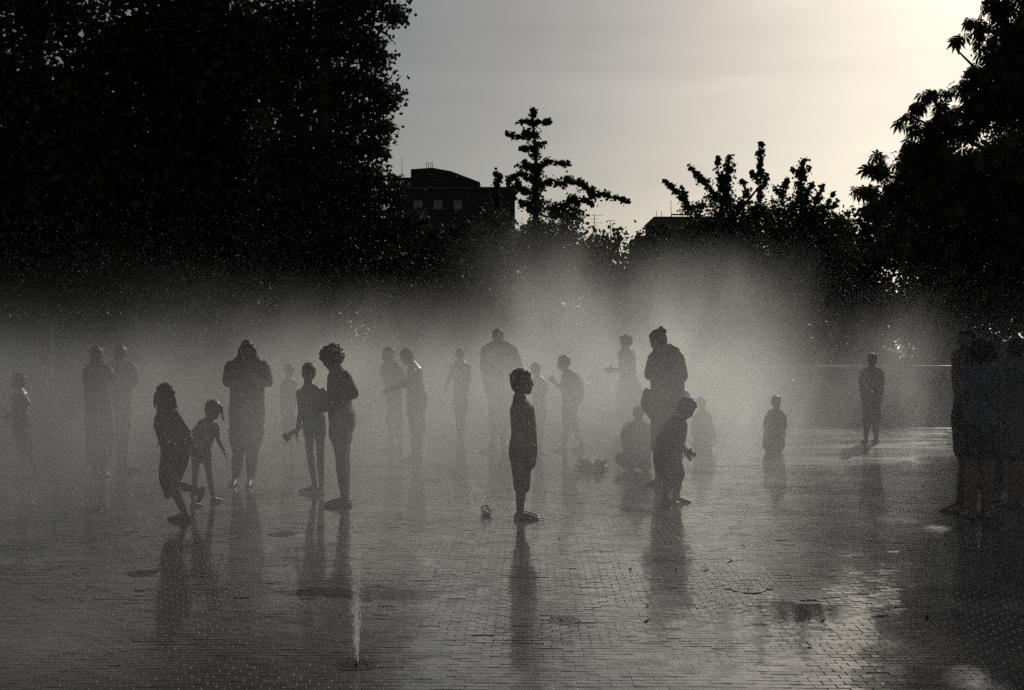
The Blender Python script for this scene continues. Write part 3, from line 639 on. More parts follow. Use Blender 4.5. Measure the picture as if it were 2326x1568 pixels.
    # clothes follow the same limbs
    for c in clothes:
        name, m_, tr, sl, lf, inf = c[:6]; G = MB(); flare = c[6] if len(c) > 6 else 0.0
        if tr:
            T_ = tor[tr[0]:tr[1]] if isinstance(tr, tuple) else tr
            S = [cross(i, q, inf, T_) for i, q in enumerate(T_)]
            G.loft([P(q[:2]) for q in T_], [a for a, b in S], [b for a, b in S], right=(1, 0, 0), n=18)
        if sl:
            for s_, e_, w_, r in AR:
                if sl <= 1: G.loft([s_, s_.lerp(e_, sl * .5), s_.lerp(e_, sl)], [r[0] + inf * 1.3, r[1] + inf * 1.5, r[2] + inf * 2.2], n=10)
                else: q = e_.lerp(w_, sl - 1); G.loft([s_, s_.lerp(e_, .5), e_, q], [r[0] + inf * 1.2, r[1] + inf, r[2] + inf, r[3] + inf], n=10)
        if lf:
            for h_, k_, A_, r in LG:
                if lf <= 1: G.loft([h_, h_.lerp(k_, lf * .5), h_.lerp(k_, lf)], [r[0] + inf, r[1] + inf * 1.2 + flare * .5, r[1] + inf * 1.2 + flare], n=12)
                else: G.loft([h_, h_.lerp(k_, .5), k_, k_.lerp(A_, lf - 1)], [r[0] + inf, r[1] + inf, r[2] + inf * 1.3, r[3] + inf + flare], n=12)
        G.build(name, m_, root, voxel=max(vox, 0.008), it=3)
    # hair
    if hair:
        G = MB(); e = lambda q, r: G.ell(hc + R @ (Vector(q) * hh), Vector(r) * hh, R)
        if hair == 'curly':
            rr = random.Random(len(label)); big = c_h = (0.50, 0.52, 0.46)
            e((0, -0.08, 0.12), big)
            for _ in range(230):
                q = Vector((rr.gauss(0, 1), rr.gauss(0, 1), rr.gauss(0, 1))).normalized()
                if q.y > 0.55 and q.z < 0.2: continue
                w = Vector((q.x * 0.50, q.y * 0.52 - 0.08, q.z * 0.48 + 0.10)) * rr.uniform(0.93, 1.07); e(w, [rr.uniform(0.05, 0.095)] * 3)
        else:
            e((0, -0.075, 0.17), (0.358, 0.415, 0.35)); e((0, -0.13, 0.02), (0.352, 0.345, 0.345)); e((0, -0.2, -0.16), (0.27, 0.22, 0.24)); e((0, 0.14, 0.34), (0.25, 0.20, 0.12))
            rr = random.Random(len(label))
            for _ in range(34):      # uneven tufts
                a, b = rr.uniform(0, 6.283), rr.uniform(0.1, 1.5); q = Vector((math.sin(b) * math.cos(a) * 0.34, math.sin(b) * math.sin(a) * 0.40 - 0.08, math.cos(b) * 0.34 + 0.18)); e(q, (0.04, 0.05, 0.035))
        for L in locks:
            G.loft([P(q[:2] + ((q[3] if len(q) > 3 else 0),)) for q in L], [q[2] * k for q in L], [min(q[2] * k, hh * 0.34) for q in L], right=(1, 0, 0), n=10)
        G.build('hair', hm, root, voxel=max(vox * 0.8, 0.007), it=2)
    if eyes:
        for s in (-1, 1):
            m = MB(); m.ell(hc + R @ (Vector((s * 0.135, 0.325, 0.0)) * hh), hh * 0.055, nu=8, nv=6); m.build('eye', M_eye, root)
    return root, P, k, d

# --- the boy in the middle
b_t = [(150, 345, 46), (160, 400, 78), (174, 450, 100), (184, 550, 104), (190, 650, 103), (190, 715, 102), (180, 790, 118), (176, 850, 120), (172, 940, 108), (172, 990, 96)]
boy = person('barefoot boy in a red shirt and long shorts standing in profile in the foreground', Z7, 1500, 1.41, (178, 205), b_t,
       [((172, 960), (165, 1215), (158, 1420), (320, 1470)), ((176, 960), (168, 1215), (162, 1420), (320, 1470))],
       [((165, 470), (150, 690), (215, 850)), ((165, 470), (150, 690), (215, 850))], yaw=90, prof=True, hh=0.245, vox=0.007, leg=1.0, eyes=True,
       clothes=[('shirt', K['red'], [(152, 352, 52), (162, 392, 72), (176, 450, 104), (186, 550, 108), (194, 650, 109), (195, 715, 110), (190, 790, 122), (186, 860, 126), (188, 925, 118), (190, 940, 116)], 0.75, 0, 0.012),
                ('shorts', K['grey'], [(180, 800, 108), (174, 850, 112), (168, 940, 100), (170, 1040, 88), (175, 1120, 80), (176, 1185, 78)], 0, 0, 0.004)])
# --- children and adults on the left
person('child in profile half lost in mist at the left edge', Z1, 1075, 1.28, (122, 415), [(130, 470, 28), (138, 500, 44), (138, 560, 50), (142, 640, 46), (150, 720, 50), (155, 760, 44)],
       [((150, 760), (150, 890), (140, 1040), (100, 1060)), ((160, 760), (195, 880), (245, 1040), (210, 1060))], [((150, 510), (195, 560), (140, 610)), ((140, 510), (110, 590), (80, 620))], yaw=-90, prof=True, clothes=[('shorts', K['navy'], (3, 6), 0, 0.7, 0.014)])
person('person in a long wet dress leaning on the man in shorts at left', Z1, 1052, 1.58, (655, 240), [(655, 292, 34), (655, 318, 68), (650, 380, 80), (652, 450, 76), (662, 530, 76), (668, 610, 82), (672, 690, 86), (672, 760, 76)],
       [((640, 760), (640, 890), (640, 1025)), ((700, 760), (705, 890), (690, 1030))], [((600, 330), (568, 420), (625, 500, -0.1)), ((718, 330), (765, 410), (790, 350))], yaw=170, hm=M_hair,
       clothes=[('dress', K['navy'], [(655, 305, 58), (650, 380, 84), (652, 450, 80), (662, 530, 82), (668, 610, 90), (675, 700, 95), (672, 800, 92), (665, 880, 84), (660, 930, 78)], 0.6, 0, 0.012)])
person('man in knee length shorts with bent arms behind the person in the wet dress', Z1, 1016, 1.62, (812, 232), [(812, 282, 36), (814, 312, 80), (815, 390, 84), (815, 480, 66), (815, 560, 62), (814, 640, 66), (812, 700, 62)],
       [((790, 690), (802, 830), (808, 985)), ((838, 690), (840, 830), (836, 985), (880, 1000))], [((748, 325), (728, 420), (775, 480, -0.1)), ((880, 325), (915, 410), (850, 485, -0.1))], yaw=180, leg=0.9, arm=1.35,
       clothes=[('shirt', K['grey'], (1, 6), 0.6, 0, 0.014), ('shorts', K['black'], (4, 7), 0, 0.25, 0.016)])
g4 = [(1112, 592, 48), (1128, 640, 84), (1150, 720, 96), (1172, 790, 98), (1186, 850, 96), (1184, 910, 88), (1168, 970, 80), (1155, 1030, 66)]
person('girl with long wet hair and dress stepping with one foot lifted', Z1, 1345, 1.30, (1106, 512), g4,
       [((1160, 1020), (1170, 1140), (1250, 1290), (1170, 1310)), ((1180, 1020), (1200, 1110), (1345, 1155), (1335, 1225), True)],
       [((1185, 650), (1265, 770), (1305, 850)), ((1090, 650), (1062, 720), (1085, 800))], yaw=-75, prof=True, hh=0.215, vox=0.008, deep=0.9,
       clothes=[('dress', K['navy'], [(1115, 605, 56), (1128, 640, 86), (1150, 720, 99), (1172, 790, 101), (1186, 850, 99), (1184, 910, 92), (1168, 970, 86), (1152, 1040, 76), (1140, 1095, 58), (1140, 1150, 30), (1138, 1190, 10)], 0.9, 0, 0.008)],
       locks=[[(1115, 470, 52), (1125, 530, 56, 0.02), (1140, 590, 50, 0.02), (1160, 640, 34, 0.0)], [(1048, 500, 12), (1040, 560, 9), (1045, 600, 4)], [(1165, 520, 20), (1180, 575, 12), (1195, 590, 5)]], hm=M_hair2)
person('small girl with pigtails and swimsuit reaching both arms out', Z1, 1255, 1.06, (1438, 608), [(1415, 668, 30), (1392, 705, 62), (1376, 760, 72), (1362, 820, 66), (1352, 880, 62), (1352, 920, 54)],
       [((1322, 900), (1315, 1040), (1300, 1235)), ((1390, 900), (1408, 1030), (1436, 1200))], [((1325, 730), (1280, 800), (1300, 860)), ((1458, 712), (1468, 800), (1505, 875))], yaw=150, hh=0.205, vox=0.009, leg=0.9, roll=8,
       locks=[[(1420, 590, 22), (1402, 562, 14), (1398, 552, 8)], [(1475, 580, 20), (1492, 590, 14), (1497, 630, 9), (1502, 665, 8), (1516, 692, 3)]], clothes=[('swimsuit', K['plum'], (2, 6), 0, 0.12, 0.007)])
person('heavy long haired woman facing us with hands folded at her chest', Z2, 1112, 1.66, (294, 212), [(294, 262, 48), (294, 296, 104), (295, 370, 122), (295, 450, 112), (294, 530, 112), (291, 610, 122), (289, 690, 118), (287, 760, 104)],
       [((237, 750), (235, 900), (215, 1068)), ((340, 750), (325, 900), (318, 1072))], [((186, 318), (160, 432), (262, 420, -0.2)), ((402, 318), (434, 436), (322, 405, -0.2))], yaw=0, vox=0.009, leg=1.42, arm=1.35, deep=1.25, hh=0.24,
       clothes=[('top', K['black'], (1, 5), 0.8, 0, 0.010), ('shorts', K['navy'], (4, 8), 0, 0.3, 0.004)],
       locks=[[(292, 175, 44, 0.03), (290, 230, 55, 0.04), (286, 290, 62, 0.06), (288, 350, 54, 0.1)], [(245, 200, 14), (238, 260, 15), (240, 320, 10)], [(342, 200, 14), (350, 260, 15), (352, 320, 10)]])
person('faint child just left of the boy with the yellow toy', Z2, 905, 1.33, (580, 345), [(578, 385, 22), (574, 412, 48), (570, 480, 46), (567, 550, 42), (566, 620, 44)],
       [((552, 620), (552, 750), (548, 885)), ((582, 620), (588, 750), (592, 885))], [((535, 425), (520, 510), (528, 590)), ((612, 425), (622, 510), (610, 590))], yaw=180, clothes=[('shorts', K['navy'], (3, 5), 0, 0.6, 0.012)])
b8 = person('shirtless boy in swim trunks holding a yellow toy', Z2, 1190, 1.40, (705, 355), [(705, 430, 30), (712, 468, 76), (722, 530, 84), (732, 600, 78), (741, 655, 74), (745, 705, 70)],
       [((712, 705), (715, 890), (750, 1110), (700, 1165)), ((782, 705), (786, 890), (795, 1135))], [((645, 492), (655, 615), (632, 745, -0.05)), ((806, 482), (838, 575), (775, 640, 0.1))], yaw=-20, hh=0.205, vox=0.008, leg=0.86, arm=0.95, skin=M_skin2, curl=0.8, eyes=True,
       clothes=[('trunks', K['blue'], (4, 6), 0, 0.35, 0.010)])
person('woman with big curly hair in a brick red shirt and shorts beside the boy', Z2, 1258, 1.64, (860, 262), [(892, 325, 36), (908, 365, 62), (916, 430, 72), (914, 510, 70), (918, 575, 70), (930, 640, 82), (935, 700, 80), (918, 770, 68)],
       [((918, 740), (925, 920), (950, 1175), (845, 1220)), ((930, 740), (945, 920), (958, 1150), (870, 1200))], [((950, 385), (1005, 500), (890, 560)), ((930, 385), (960, 490), (850, 560))], yaw=-72, pitch=28, prof=True, hair='curly', hh=0.225, vox=0.008, leg=1.12, arm=1.1, deep=1.05, skin=M_skin2,
       clothes=[('shirt', K['brick'], [(898, 335, 46), (908, 365, 66), (916, 430, 76), (914, 510, 74), (918, 575, 74), (926, 620, 78)], 0.95, 0, 0.012), ('shorts', K['navy'], (4, 8), 0, 0.32, 0.014)])
tb = thing('toy_bat', 'yellow toy bat with dark padded end held by the shirtless boy', 'toy', PX(462.6 + 610 / 2.966, 726.9 + 760 / 2.966, b8[3] - 0.07))
q0, q1 = [PX(462.6 + a / 2.966, 726.9 + b / 2.966, b8[3] - 0.07) - tb.location for a, b in ((545, 797), (668, 712))]
m = MB(); m.loft([q0.lerp(q1, .2), q1], [0.024, 0.022], n=10); m.build('stick', mat('yellow_foam', (0.6, 0.38, 0.03), 0.5, trans=0.25), tb)
m = MB(); m.loft([q0, q0.lerp(q1, .22)], [0.045, 0.045], n=12, round_ends=False); m.build('padded_end', K['navy'], tb)

# --- figures in the middle distance
person('faint standing child facing left, first left of the boy with reaching arm', Z3, 870, 1.5, (163, 235), [(166, 275, 30), (185, 312, 56), (194, 380, 58), (200, 455, 46), (205, 540, 50), (206, 610, 46)],
       [((192, 620), (188, 740), (186, 850)), ((222, 620), (232, 740), (244, 850))], [((140, 320), (135, 390), (165, 440, -0.1)), ((236, 330), (268, 410), (205, 445, -0.1))], yaw=-60, clothes=[('shirt', K['grey'], (1, 5), 0.6, 0, 0.014), ('shorts', K['olive'], (3, 6), 0, 0.6, 0.014)])
person('youth bent forward with an arm reaching left, left of the centre', Z3, 952, 1.58, (288, 246), [(326, 300, 32), (342, 335, 52), (346, 400, 56), (352, 460, 60), (362, 515, 66), (357, 575, 60), (352, 630, 54)],
       [((348, 620), (345, 770), (342, 925), (310, 945)), ((362, 620), (378, 770), (368, 925), (330, 945))], [((335, 345), (275, 432), (190, 462)), ((352, 345), (305, 440), (220, 452))], yaw=-65, pitch=22, prof=True, vox=0.010, clothes=[('trunks', K['navy'], (4, 7), 0, 0.75, 0.016)])
person('slim child standing with arms held away, between the bent youth and the tall man', Z3, 812, 1.52, (650, 232), [(650, 268, 24), (650, 298, 50), (652, 360, 50), (653, 430, 45), (651, 500, 48), (653, 545, 44)],
       [((634, 545), (640, 660), (643, 785)), ((672, 545), (672, 660), (668, 785))], [((602, 312), (578, 395), (553, 465)), ((702, 312), (713, 390), (705, 455))], yaw=180, clothes=[('trunks', K['black'], (4, 6), 0, 0.5, 0.014)])
person('tall broad man in a shirt looming behind the children in the centre', Z3, 845, 1.88, (903, 116), [(906, 155, 34), (910, 182, 86), (914, 250, 90), (915, 330, 80), (915, 420, 80), (915, 510, 80)],
       [((882, 510), (880, 670), (880, 815)), ((952, 510), (955, 670), (955, 815))], [((826, 205), (816, 335), (822, 450)), ((1002, 205), (1042, 315), (1062, 420))], yaw=0, arm=1.2, leg=1.1,
       clothes=[('shirt', K['teal'], (1, 6), 0.9, 0, 0.018), ('trousers', K['black'], (4, 6), 0, 1.6, 0.016)])
person('child in baggy shorts striding in front of the tall man', Z3, 892, 1.26, (930, 386), [(928, 428, 24), (920, 455, 46), (912, 520, 48), (906, 580, 46), (900, 640, 46)],
       [((882, 640), (888, 770), (848, 872), (820, 885)), ((922, 640), (934, 770), (938, 872))], [((878, 470), (852, 545), (885, 600, -0.05)), ((960, 470), (968, 545), (948, 605, -0.05))], yaw=180, hh=0.22, clothes=[('shorts', K['sand'], (3, 5), 0, 0.42, 0.02, 0.03)])
person('thin child with folded arms just right of the foreground boy', Z3, 897, 1.36, (1160, 335), [(1165, 378, 24), (1174, 405, 48), (1178, 470, 46), (1180, 530, 42), (1182, 590, 42)],
       [((1167, 590), (1168, 730), (1170, 878)), ((1198, 590), (1194, 730), (1190, 878))], [((1135, 420), (1122, 485), (1165, 495, -0.1)), ((1218, 420), (1237, 492), (1190, 500, -0.1))], yaw=20, clothes=[('trunks', K['black'], (3, 5), 0, 0.45, 0.012)])
person('child walking left with hands raised and a round bag on the back', Z3, 887, 1.46, (1345, 290), [(1364, 340, 30), (1382, 380, 48), (1390, 450, 54), (1392, 520, 50), (1388, 580, 48), (1386, 640, 46)],
       [((1380, 640), (1362, 750), (1352, 862), (1300, 850)), ((1394, 640), (1432, 750), (1470, 865), (1430, 875))], [((1365, 395), (1325, 470), (1288, 430)), ((1370, 395), (1330, 465), (1295, 420))], yaw=-85, prof=True,
       clothes=[('shirt', K['grey'], (1, 5), 0.6, 0, 0.012), ('backpack', K['olive'], [(1420, 385, 34), (1440, 440, 46), (1444, 500, 48), (1425, 555, 36)], 0, 0, 0.0), ('trunks', K['navy'], (4, 6), 0, 0.5, 0.014)])
# --- the group right of the centre
person('faint woman in a wide skirt pointing left behind the group', Z4, 930, 1.8, (487, 245), [(491, 292, 32), (497, 335, 54), (502, 400, 54), (506, 470, 52), (514, 540, 66), (518, 610, 70)],
       [((508, 640), (502, 780), (497, 912), (470, 925)), ((528, 640), (530, 780), (536, 912), (510, 925))], [((492, 350), (472, 435), (412, 432)), ((505, 350), (480, 430), (430, 440))], yaw=-85, prof=True, hair='curly', hh=0.2,
       clothes=[('top', K['sand'], (1, 5), 0.5, 0, 0.012), ('skirt', K['plum'], [(508, 480, 52), (516, 560, 82), (522, 660, 92), (524, 760, 88)], 0, 0, 0.01)])
w19 = [(745, 292, 44), (765, 332, 96), (772, 410, 112), (772, 490, 110), (774, 560, 108), (776, 640, 112), (774, 720, 112), (772, 780, 104)]
person('large woman with a hair bun standing tallest in the group right of centre', Z4, 1205, 1.78, (708, 238), w19,
       [((735, 780), (735, 960), (735, 1170)), ((815, 780), (815, 960), (815, 1170))], [((838, 360), (868, 480), (745, 520, -0.3)), ((690, 360), (660, 470), (690, 500, -0.3))], yaw=-72, pitch=22, hh=0.25, vox=0.009, leg=1.3, arm=1.4, deep=1.3,
       locks=[[(728, 200, 30), (728, 168, 28), (730, 158, 20)], [(752, 165, 12), (760, 180, 8)]], clothes=[('shirt', K['grey'], (1, 6), 0.95, 0, 0.012), ('trousers', K['black'], (5, 8), 0, 1.6, 0.014)])
person('bare armed child with elbows out directly in front of the woman with the bun', Z6, 1330, 1.42, (452, 478), [(460, 545, 40), (470, 585, 150), (490, 650, 150), (500, 740, 130), (500, 830, 118), (498, 900, 120), (496, 950, 112)],
       [((440, 940), (435, 1110), (430, 1290)), ((550, 940), (555, 1110), (560, 1290))], [((345, 590), (312, 690), (380, 800, -0.15)), ((640, 600), (700, 680), (600, 790, -0.2))], yaw=180, vox=0.010, hh=0.21, arm=1.25, leg=1.15, skin=M_skin2, clothes=[('tank_top', K['plum'], (1, 6), 0, 0, 0.010), ('shorts', K['navy'], (5, 7), 0, 0.6, 0.014)])
person('child with flat cropped hair kneeling at the left of the group', Z6, 1232, 1.25, (272, 768), [(275, 838, 44), (272, 872, 104), (268, 950, 120), (262, 1030, 110), (260, 1100, 110), (262, 1160, 104)],
       [((210, 1150), (85, 1122), (165, 1200), (240, 1215), True), ((320, 1160), (345, 1200, -0.15), (330, 1215, 0.15), (330, 1215, 0.3), True)], [((170, 890), (148, 990), (170, 1060, -0.12)), ((372, 890), (400, 990), (360, 1070, -0.12))], yaw=180, vox=0.010, hh=0.21, leg=1.1,
       clothes=[('shirt', K['grey'], (1, 6), 0.7, 0, 0.012), ('shorts', K['navy'], (4, 6), 0, 0.7, 0.012)])
person('child bending low over the water in front of the group', Z6, 1502, 1.22, (662, 724), [(610, 815, 48), (578, 870, 92), (545, 950, 112), (525, 1030, 114), (512, 1100, 112), (508, 1170, 104)],
       [((500, 1150), (520, 1310), (485, 1470), (560, 1490)), ((545, 1150), (590, 1300), (580, 1470), (655, 1490))], [((600, 880), (600, 1010), (665, 1060)), ((600, 880), (590, 1000), (650, 1075))], yaw=70, pitch=42, prof=True, vox=0.009, hh=0.23, leg=1.35, skin=M_skin2, hm=M_hair,
       clothes=[('shirt', K['olive'], (1, 5), 0.7, 0, 0.010), ('shorts', K['black'], (4, 6), 0, 0.75, 0.016)])
person('child sitting on the ground right of the group with one arm down', Z6, 1062, 1.25, (786, 682), [(790, 735, 30), (795, 770, 66), (800, 850, 76), (802, 930, 70), (802, 1000, 74), (800, 1040, 70)],
       [((775, 1030), (720, 1020, -0.3), (740, 1045, -0.35), (720, 1040, -0.5), True), ((825, 1030), (870, 1020, -0.3), (840, 1045, -0.35), (850, 1040, -0.5), True)], [((735, 790), (712, 880), (730, 970, -0.2)), ((850, 790), (882, 890), (895, 970, -0.05))], yaw=20, clothes=[('swimsuit', K['black'], (3, 6), 0, 0.3, 0.010)])
person('dim figure seated low at the shaded edge of the mist', Z5, 972, 1.3, (120, 668), [(120, 712, 24), (118, 740, 50), (112, 800, 58), (108, 860, 60), (104, 920, 62), (102, 948, 58)],
       [((80, 940), (50, 920, -0.35), (62, 955, -0.3), (55, 952, -0.45), True), ((130, 940), (155, 920, -0.35), (145, 955, -0.3), (150, 952, -0.45), True)], [((72, 755), (55, 830), (70, 890, -0.25)), ((160, 755), (168, 830), (150, 890, -0.25))], yaw=10, clothes=[('shirt', K['black'], (1, 5), 0.7, 0, 0.012)])
person('small dim child standing near the terrace wall', Z5, 835, 1.05, (216, 560), [(216, 590, 16), (216, 608, 32), (216, 650, 32), (216, 690, 30), (216, 720, 30)],
       [((205, 715), (204, 770), (203, 822)), ((228, 715), (228, 770), (229, 822))], [((186, 612), (178, 660), (182, 700)), ((246, 612), (252, 660), (250, 700))], yaw=0, clothes=[('shirt', K['navy'], (1, 4), 0.6, 0, 0.012), ('shorts', K['black'], (3, 5), 0, 0.6, 0.012)])
person('dim standing figure with bare legs on the pale wet strip at right', Z5, 905, 1.6, (692, 415), [(692, 458, 24), (692, 485, 54), (692, 550, 52), (692, 620, 46), (690, 680, 48), (690, 725, 46)],
       [((668, 720), (660, 820), (657, 905)), ((712, 720), (716, 820), (717, 905))], [((640, 495), (630, 580), (640, 660)), ((744, 495), (752, 580), (745, 660))], yaw=180, clothes=[('shirt', K['sand'], (1, 5), 0.6, 0, 0.016), ('shorts', K['sand'], (3, 6), 0, 0.5, 0.016)])
person('child standing up on the terrace with one arm stretched out', Z8, 372, 1.09, (172, 112), [(172, 142, 16), (174, 158, 38), (178, 200, 42), (180, 245, 44), (178, 280, 42)],
       [((158, 280), (158, 320), (156, 352)), ((200, 280), (206, 320), (208, 352))], [((142, 165), (115, 190), (90, 205)), ((208, 165), (225, 140), (238, 130))], yaw=0, d=29.5, zoff=TZ - 0.08, vox=0.014, group='onlookers on the right', clothes=[('shirt', K['navy'], (1, 5), 0.6, 0, 0.015), ('shorts', K['black'], (3, 5), 0, 0.7, 0.015)])
# --- onlookers at the right edge
person('person in a loose pale top turned left, leftmost of the dark onlookers', Z8, 1500, 1.72, (378, 205), [(375, 262, 34), (372, 292, 72), (370, 380, 82), (366, 480, 78), (364, 580, 78), (364, 680, 80), (366, 760, 74)],
       [((345, 760), (365, 1130), (325, 1420), (285, 1450)), ((390, 760), (400, 1130), (400, 1430), (360, 1460))], [((315, 310), (305, 470), (320, 620)), ((430, 310), (440, 470), (425, 620))], yaw=-50, vox=0.010, group='onlookers on the right', leg=1.1, hh=0.25,
       clothes=[('loose_top', K['sand'], [(374, 270, 44), (370, 320, 70), (366, 420, 70), (362, 540, 66), (360, 680, 68), (358, 800, 64)], 1.8, 0, 0.014), ('shorts', K['black'], (5, 7), 0, 0.7, 0.012)])
person('broad person with thick hair, nearest of the dark onlookers', Z8, 1535, 1.66, (490, 296), [(490, 375, 44), (485, 420, 108), (478, 520, 112), (474, 640, 102), (472, 760, 106), (472, 850, 98)],
       [((428, 840), (425, 1150), (415, 1480)), ((520, 840), (525, 1150), (520, 1480))], [((385, 440), (362, 600), (410, 720, 0.2)), ((588, 440), (602, 600), (550, 720, 0.2))], yaw=180, hair='curly', hh=0.235, vox=0.010, group='onlookers on the right', arm=1.2, leg=1.1, deep=1.1,
       clothes=[('shirt', K['grey'], (1, 6), 0.9, 0, 0.014), ('shorts', K['black'], (4, 6), 0, 0.6, 0.012)])
person('shorter person half hidden between the dark onlookers', Z8, 1440, 1.52, (588, 228), [(588, 272, 26), (590, 300, 62), (592, 380, 66), (592, 470, 60), (592, 560, 62), (592, 620, 58)],
       [((572, 620), (570, 1020), (568, 1390)), ((615, 620), (618, 1020), (620, 1390))], [((532, 315), (520, 440), (540, 560)), ((650, 315), (662, 440), (650, 560))], yaw=150, d=12.2, group='onlookers on the right', clothes=[('shirt', K['grey'], (1, 6), 0.8, 0, 0.014), ('trousers', K['black'], (4, 6), 0, 1.8, 0.014)])
person('person with wet hair at the very right edge of the picture', Z8, 1455, 1.66, (738, 262), [(738, 330, 38), (742, 365, 94), (744, 450, 100), (744, 560, 92), (742, 660, 96), (740, 740, 90)],
       [((705, 735), (712, 1080), (715, 1410)), ((775, 735), (775, 1080), (775, 1410))], [((655, 385), (640, 530), (670, 650)), ((830, 385), (845, 530), (830, 650))], yaw=190, vox=0.010, group='onlookers on the right', arm=1.1, clothes=[('shirt', K['grey'], (1, 6), 0.8, 0, 0.014), ('shorts', K['grey'], (4, 6), 0, 0.9, 0.016)],
       locks=[[(738, 235, 60), (738, 290, 66, 0.02), (738, 350, 60, 0.05)]])

# ------------------------------------------------------------------ small things on the ground
M_foam = mat('clog_foam', (0.05, 0.05, 0.055), 0.5)
def clog(px, py, label, rz):
    d = CAMZ * FPX / (py - HY); p = PX(px, py, d); p.z = 0.004
    t = thing('clog', label, 'shoe', p, 'pair of clogs on the wet paving'); t.rotation_euler.z = rz; t.scale = (1.25, 1.1, 1.25)
    m = MB(); m.loft([(0, 0.11, 0.03), (0, 0.04, 0.03), (0, -0.06, 0.03), (0, -0.11, 0.03)], [0.040, 0.045, 0.055, 0.048], [0.028, 0.028, 0.03, 0.028], right=(1, 0, 0), n=12); m.build('sole', M_foam, t, voxel=0.006)
    m = MB(); m.loft([(0, 0.0, 0.07), (0, -0.05, 0.075), (0, -0.10, 0.055)], [0.046, 0.054, 0.046], [0.05, 0.052, 0.035], right=(1, 0, 0), n=12); m.build('upper', M_foam, t, voxel=0.006)
    m = MB(); m.loft([(-0.05, 0.0, 0.09), (-0.05, 0.08, 0.10), (0, 0.125, 0.10), (0.05, 0.08, 0.10), (0.05, 0.0, 0.09)], [0.009] * 5, n=6); m.build('heel_strap', M_foam, t)
clog(1330, 1070, 'dark foam clog lying on wet paving, left of the pair', 0.6)
clog(1365, 1070, 'dark foam clog lying on wet paving, right of the pair', -0.6)
d = CAMZ * FPX / (1172 - HY); p = PX(1105, 1172, d); p.z = 0.008
sd = thing('sandal', 'small strapped sandal lying on the paving left of the boy in red', 'sandal', p); sd.rotation_euler.z = 0.25
m = MB(); m.loft([(0, 0.09, 0.018), (0, 0.03, 0.016), (0, -0.04, 0.016), (0, -0.085, 0.02)], [0.030, 0.029, 0.036, 0.030], [0.013] * 4, right=(1, 0, 0), n=12); m.build('sole', M_foam, sd)
for y, h in ((-0.04, 0.062), (0.05, 0.085)):
    m = MB(); m.loft([(-0.034, y, 0.02), (-0.038, y, 0.045), (-0.02, y, h), (0.02, y, h), (0.038, y, 0.045), (0.034, y, 0.02)], [0.007] * 6, n=6); m.build('strap', K['sand'], sd)
m = MB(); m.loft([(-0.034, 0.05, 0.05), (-0.025, 0.10, 0.065), (0.025, 0.10, 0.065), (0.034, 0.05, 0.05)], [0.006] * 4, n=6); m.build('heel_strap', K['sand'], sd)

# fountain nozzles: round perforated steel plates set in the paving
M_steel = mat('wet_steel', (0.07, 0.07, 0.068), 0.35, 0.5, 30, 0.3, metal=0.7); M_hole = mat('drain_dark', (0.006, 0.006, 0.006), 0.9, 0.1)
def nozzle_plate():
    V, F = [], []; R_ = [0.0, 0.010, 0.022, 0.034, 0.047, 0.058, 0.070, 0.082, 0.112]; N = 36; z = 0.0
    for r in R_[1:]:
        for k_ in range(N): a = 2 * math.pi * k_ / N; V.append((r * math.cos(a), r * math.sin(a), z))
    for j in range(len(R_) - 2):
        for k_ in range(N):
            if j in (1, 3, 5) and (k_ + j) % 6 in (0, 1, 2)[: 3 if j < 5 else 2]: continue
            if j == 0: pass
            F.append((j * N + k_, j * N + (k_ + 1) % N, (j + 1) * N + (k_ + 1) % N, (j + 1) * N + k_))
    i = len(V)
    for k_ in range(N): a = 2 * math.pi * k_ / N; V.append((0.116 * math.cos(a), 0.116 * math.sin(a), -0.02))
    b = (len(R_) - 2) * N
    for k_ in range(N): F.append((b + k_, b + (k_ + 1) % N, i + (k_ + 1) % N, i + k_))
    return np_mesh('plate', V, F)
plate = nozzle_plate(); plate.materials.append(M_steel)
mm_ = MB(); mm_.loft([(0, 0, -0.016), (0, 0, -0.008)], [0.110, 0.110], n=30, round_ends=False); recess = mm_.mesh('recess', False); recess.materials.append(M_hole)
mm_ = MB(); mm_.loft([(0, 0, -0.005), (0, 0, 0.006)], [0.011, 0.009], n=12, round_ends=False); tip = mm_.mesh('nozzle_tip', False); tip.materials.append(M_steel)
nl = ['round perforated nozzle plate under the thin water jet', 'round perforated nozzle plate right of the reflection of the boy', 'round perforated nozzle plate half lost in shade at left', 'round perforated nozzle plate in the paving at right, without a jet', 'round perforated nozzle plate below the long haired woman']
for q, lab in zip(NOZ, nl):
    zz = max(relief(q.x, q.y), 0.0) + 0.002
    t = thing('fountain_nozzle', lab, 'nozzle', (q.x, q.y, zz), 'fountain nozzle plates')
    for nm, me in (('plate', plate), ('recess', recess), ('nozzle_tip', tip)): o = bpy.data.objects.new(nm, me); C.objects.link(o); o.parent = t

# spent leaves and crumbs on the paving
M_dead = mat('dead_leaf', (0.03, 0.022, 0.014), 0.5, 0.4)
bits = [(1470, 1416, .030), (1658, 1276, .03), (1603, 1297, .028), (1535, 1300, .022), (1432, 1300, .026), (1955, 1438, .02), (1690, 1246, .028), (1365, 1255, .03), (1150, 1155, .018), (1270, 1228, .022), (1870, 1415, .028), (1838, 1472, .022), (2105, 1408, .03), (1470, 1378, .022), (990, 1300, .02), (1075, 1215, .02)]
bl = ['in the wet patch right of the near nozzle', 'upper one of the right hand scatter', 'below the bending child, right of its reflection', 'at the reflection edge of the bending child', 'left of the reflection of the bending child', 'alone at the lower right, darkest crumb', 'farthest up on the right scatter', 'halfway between the two reflections in the centre',
      'right behind the heels of the boy in red', 'right of the foot of the boy in red', 'on the wet sheen at far right centre', 'lowest of the right scatter', 'rightmost of all, near the dark corner', 'just above the dark wet patch', 'left of the reflection of the boy in red', 'below the strapped sandal']
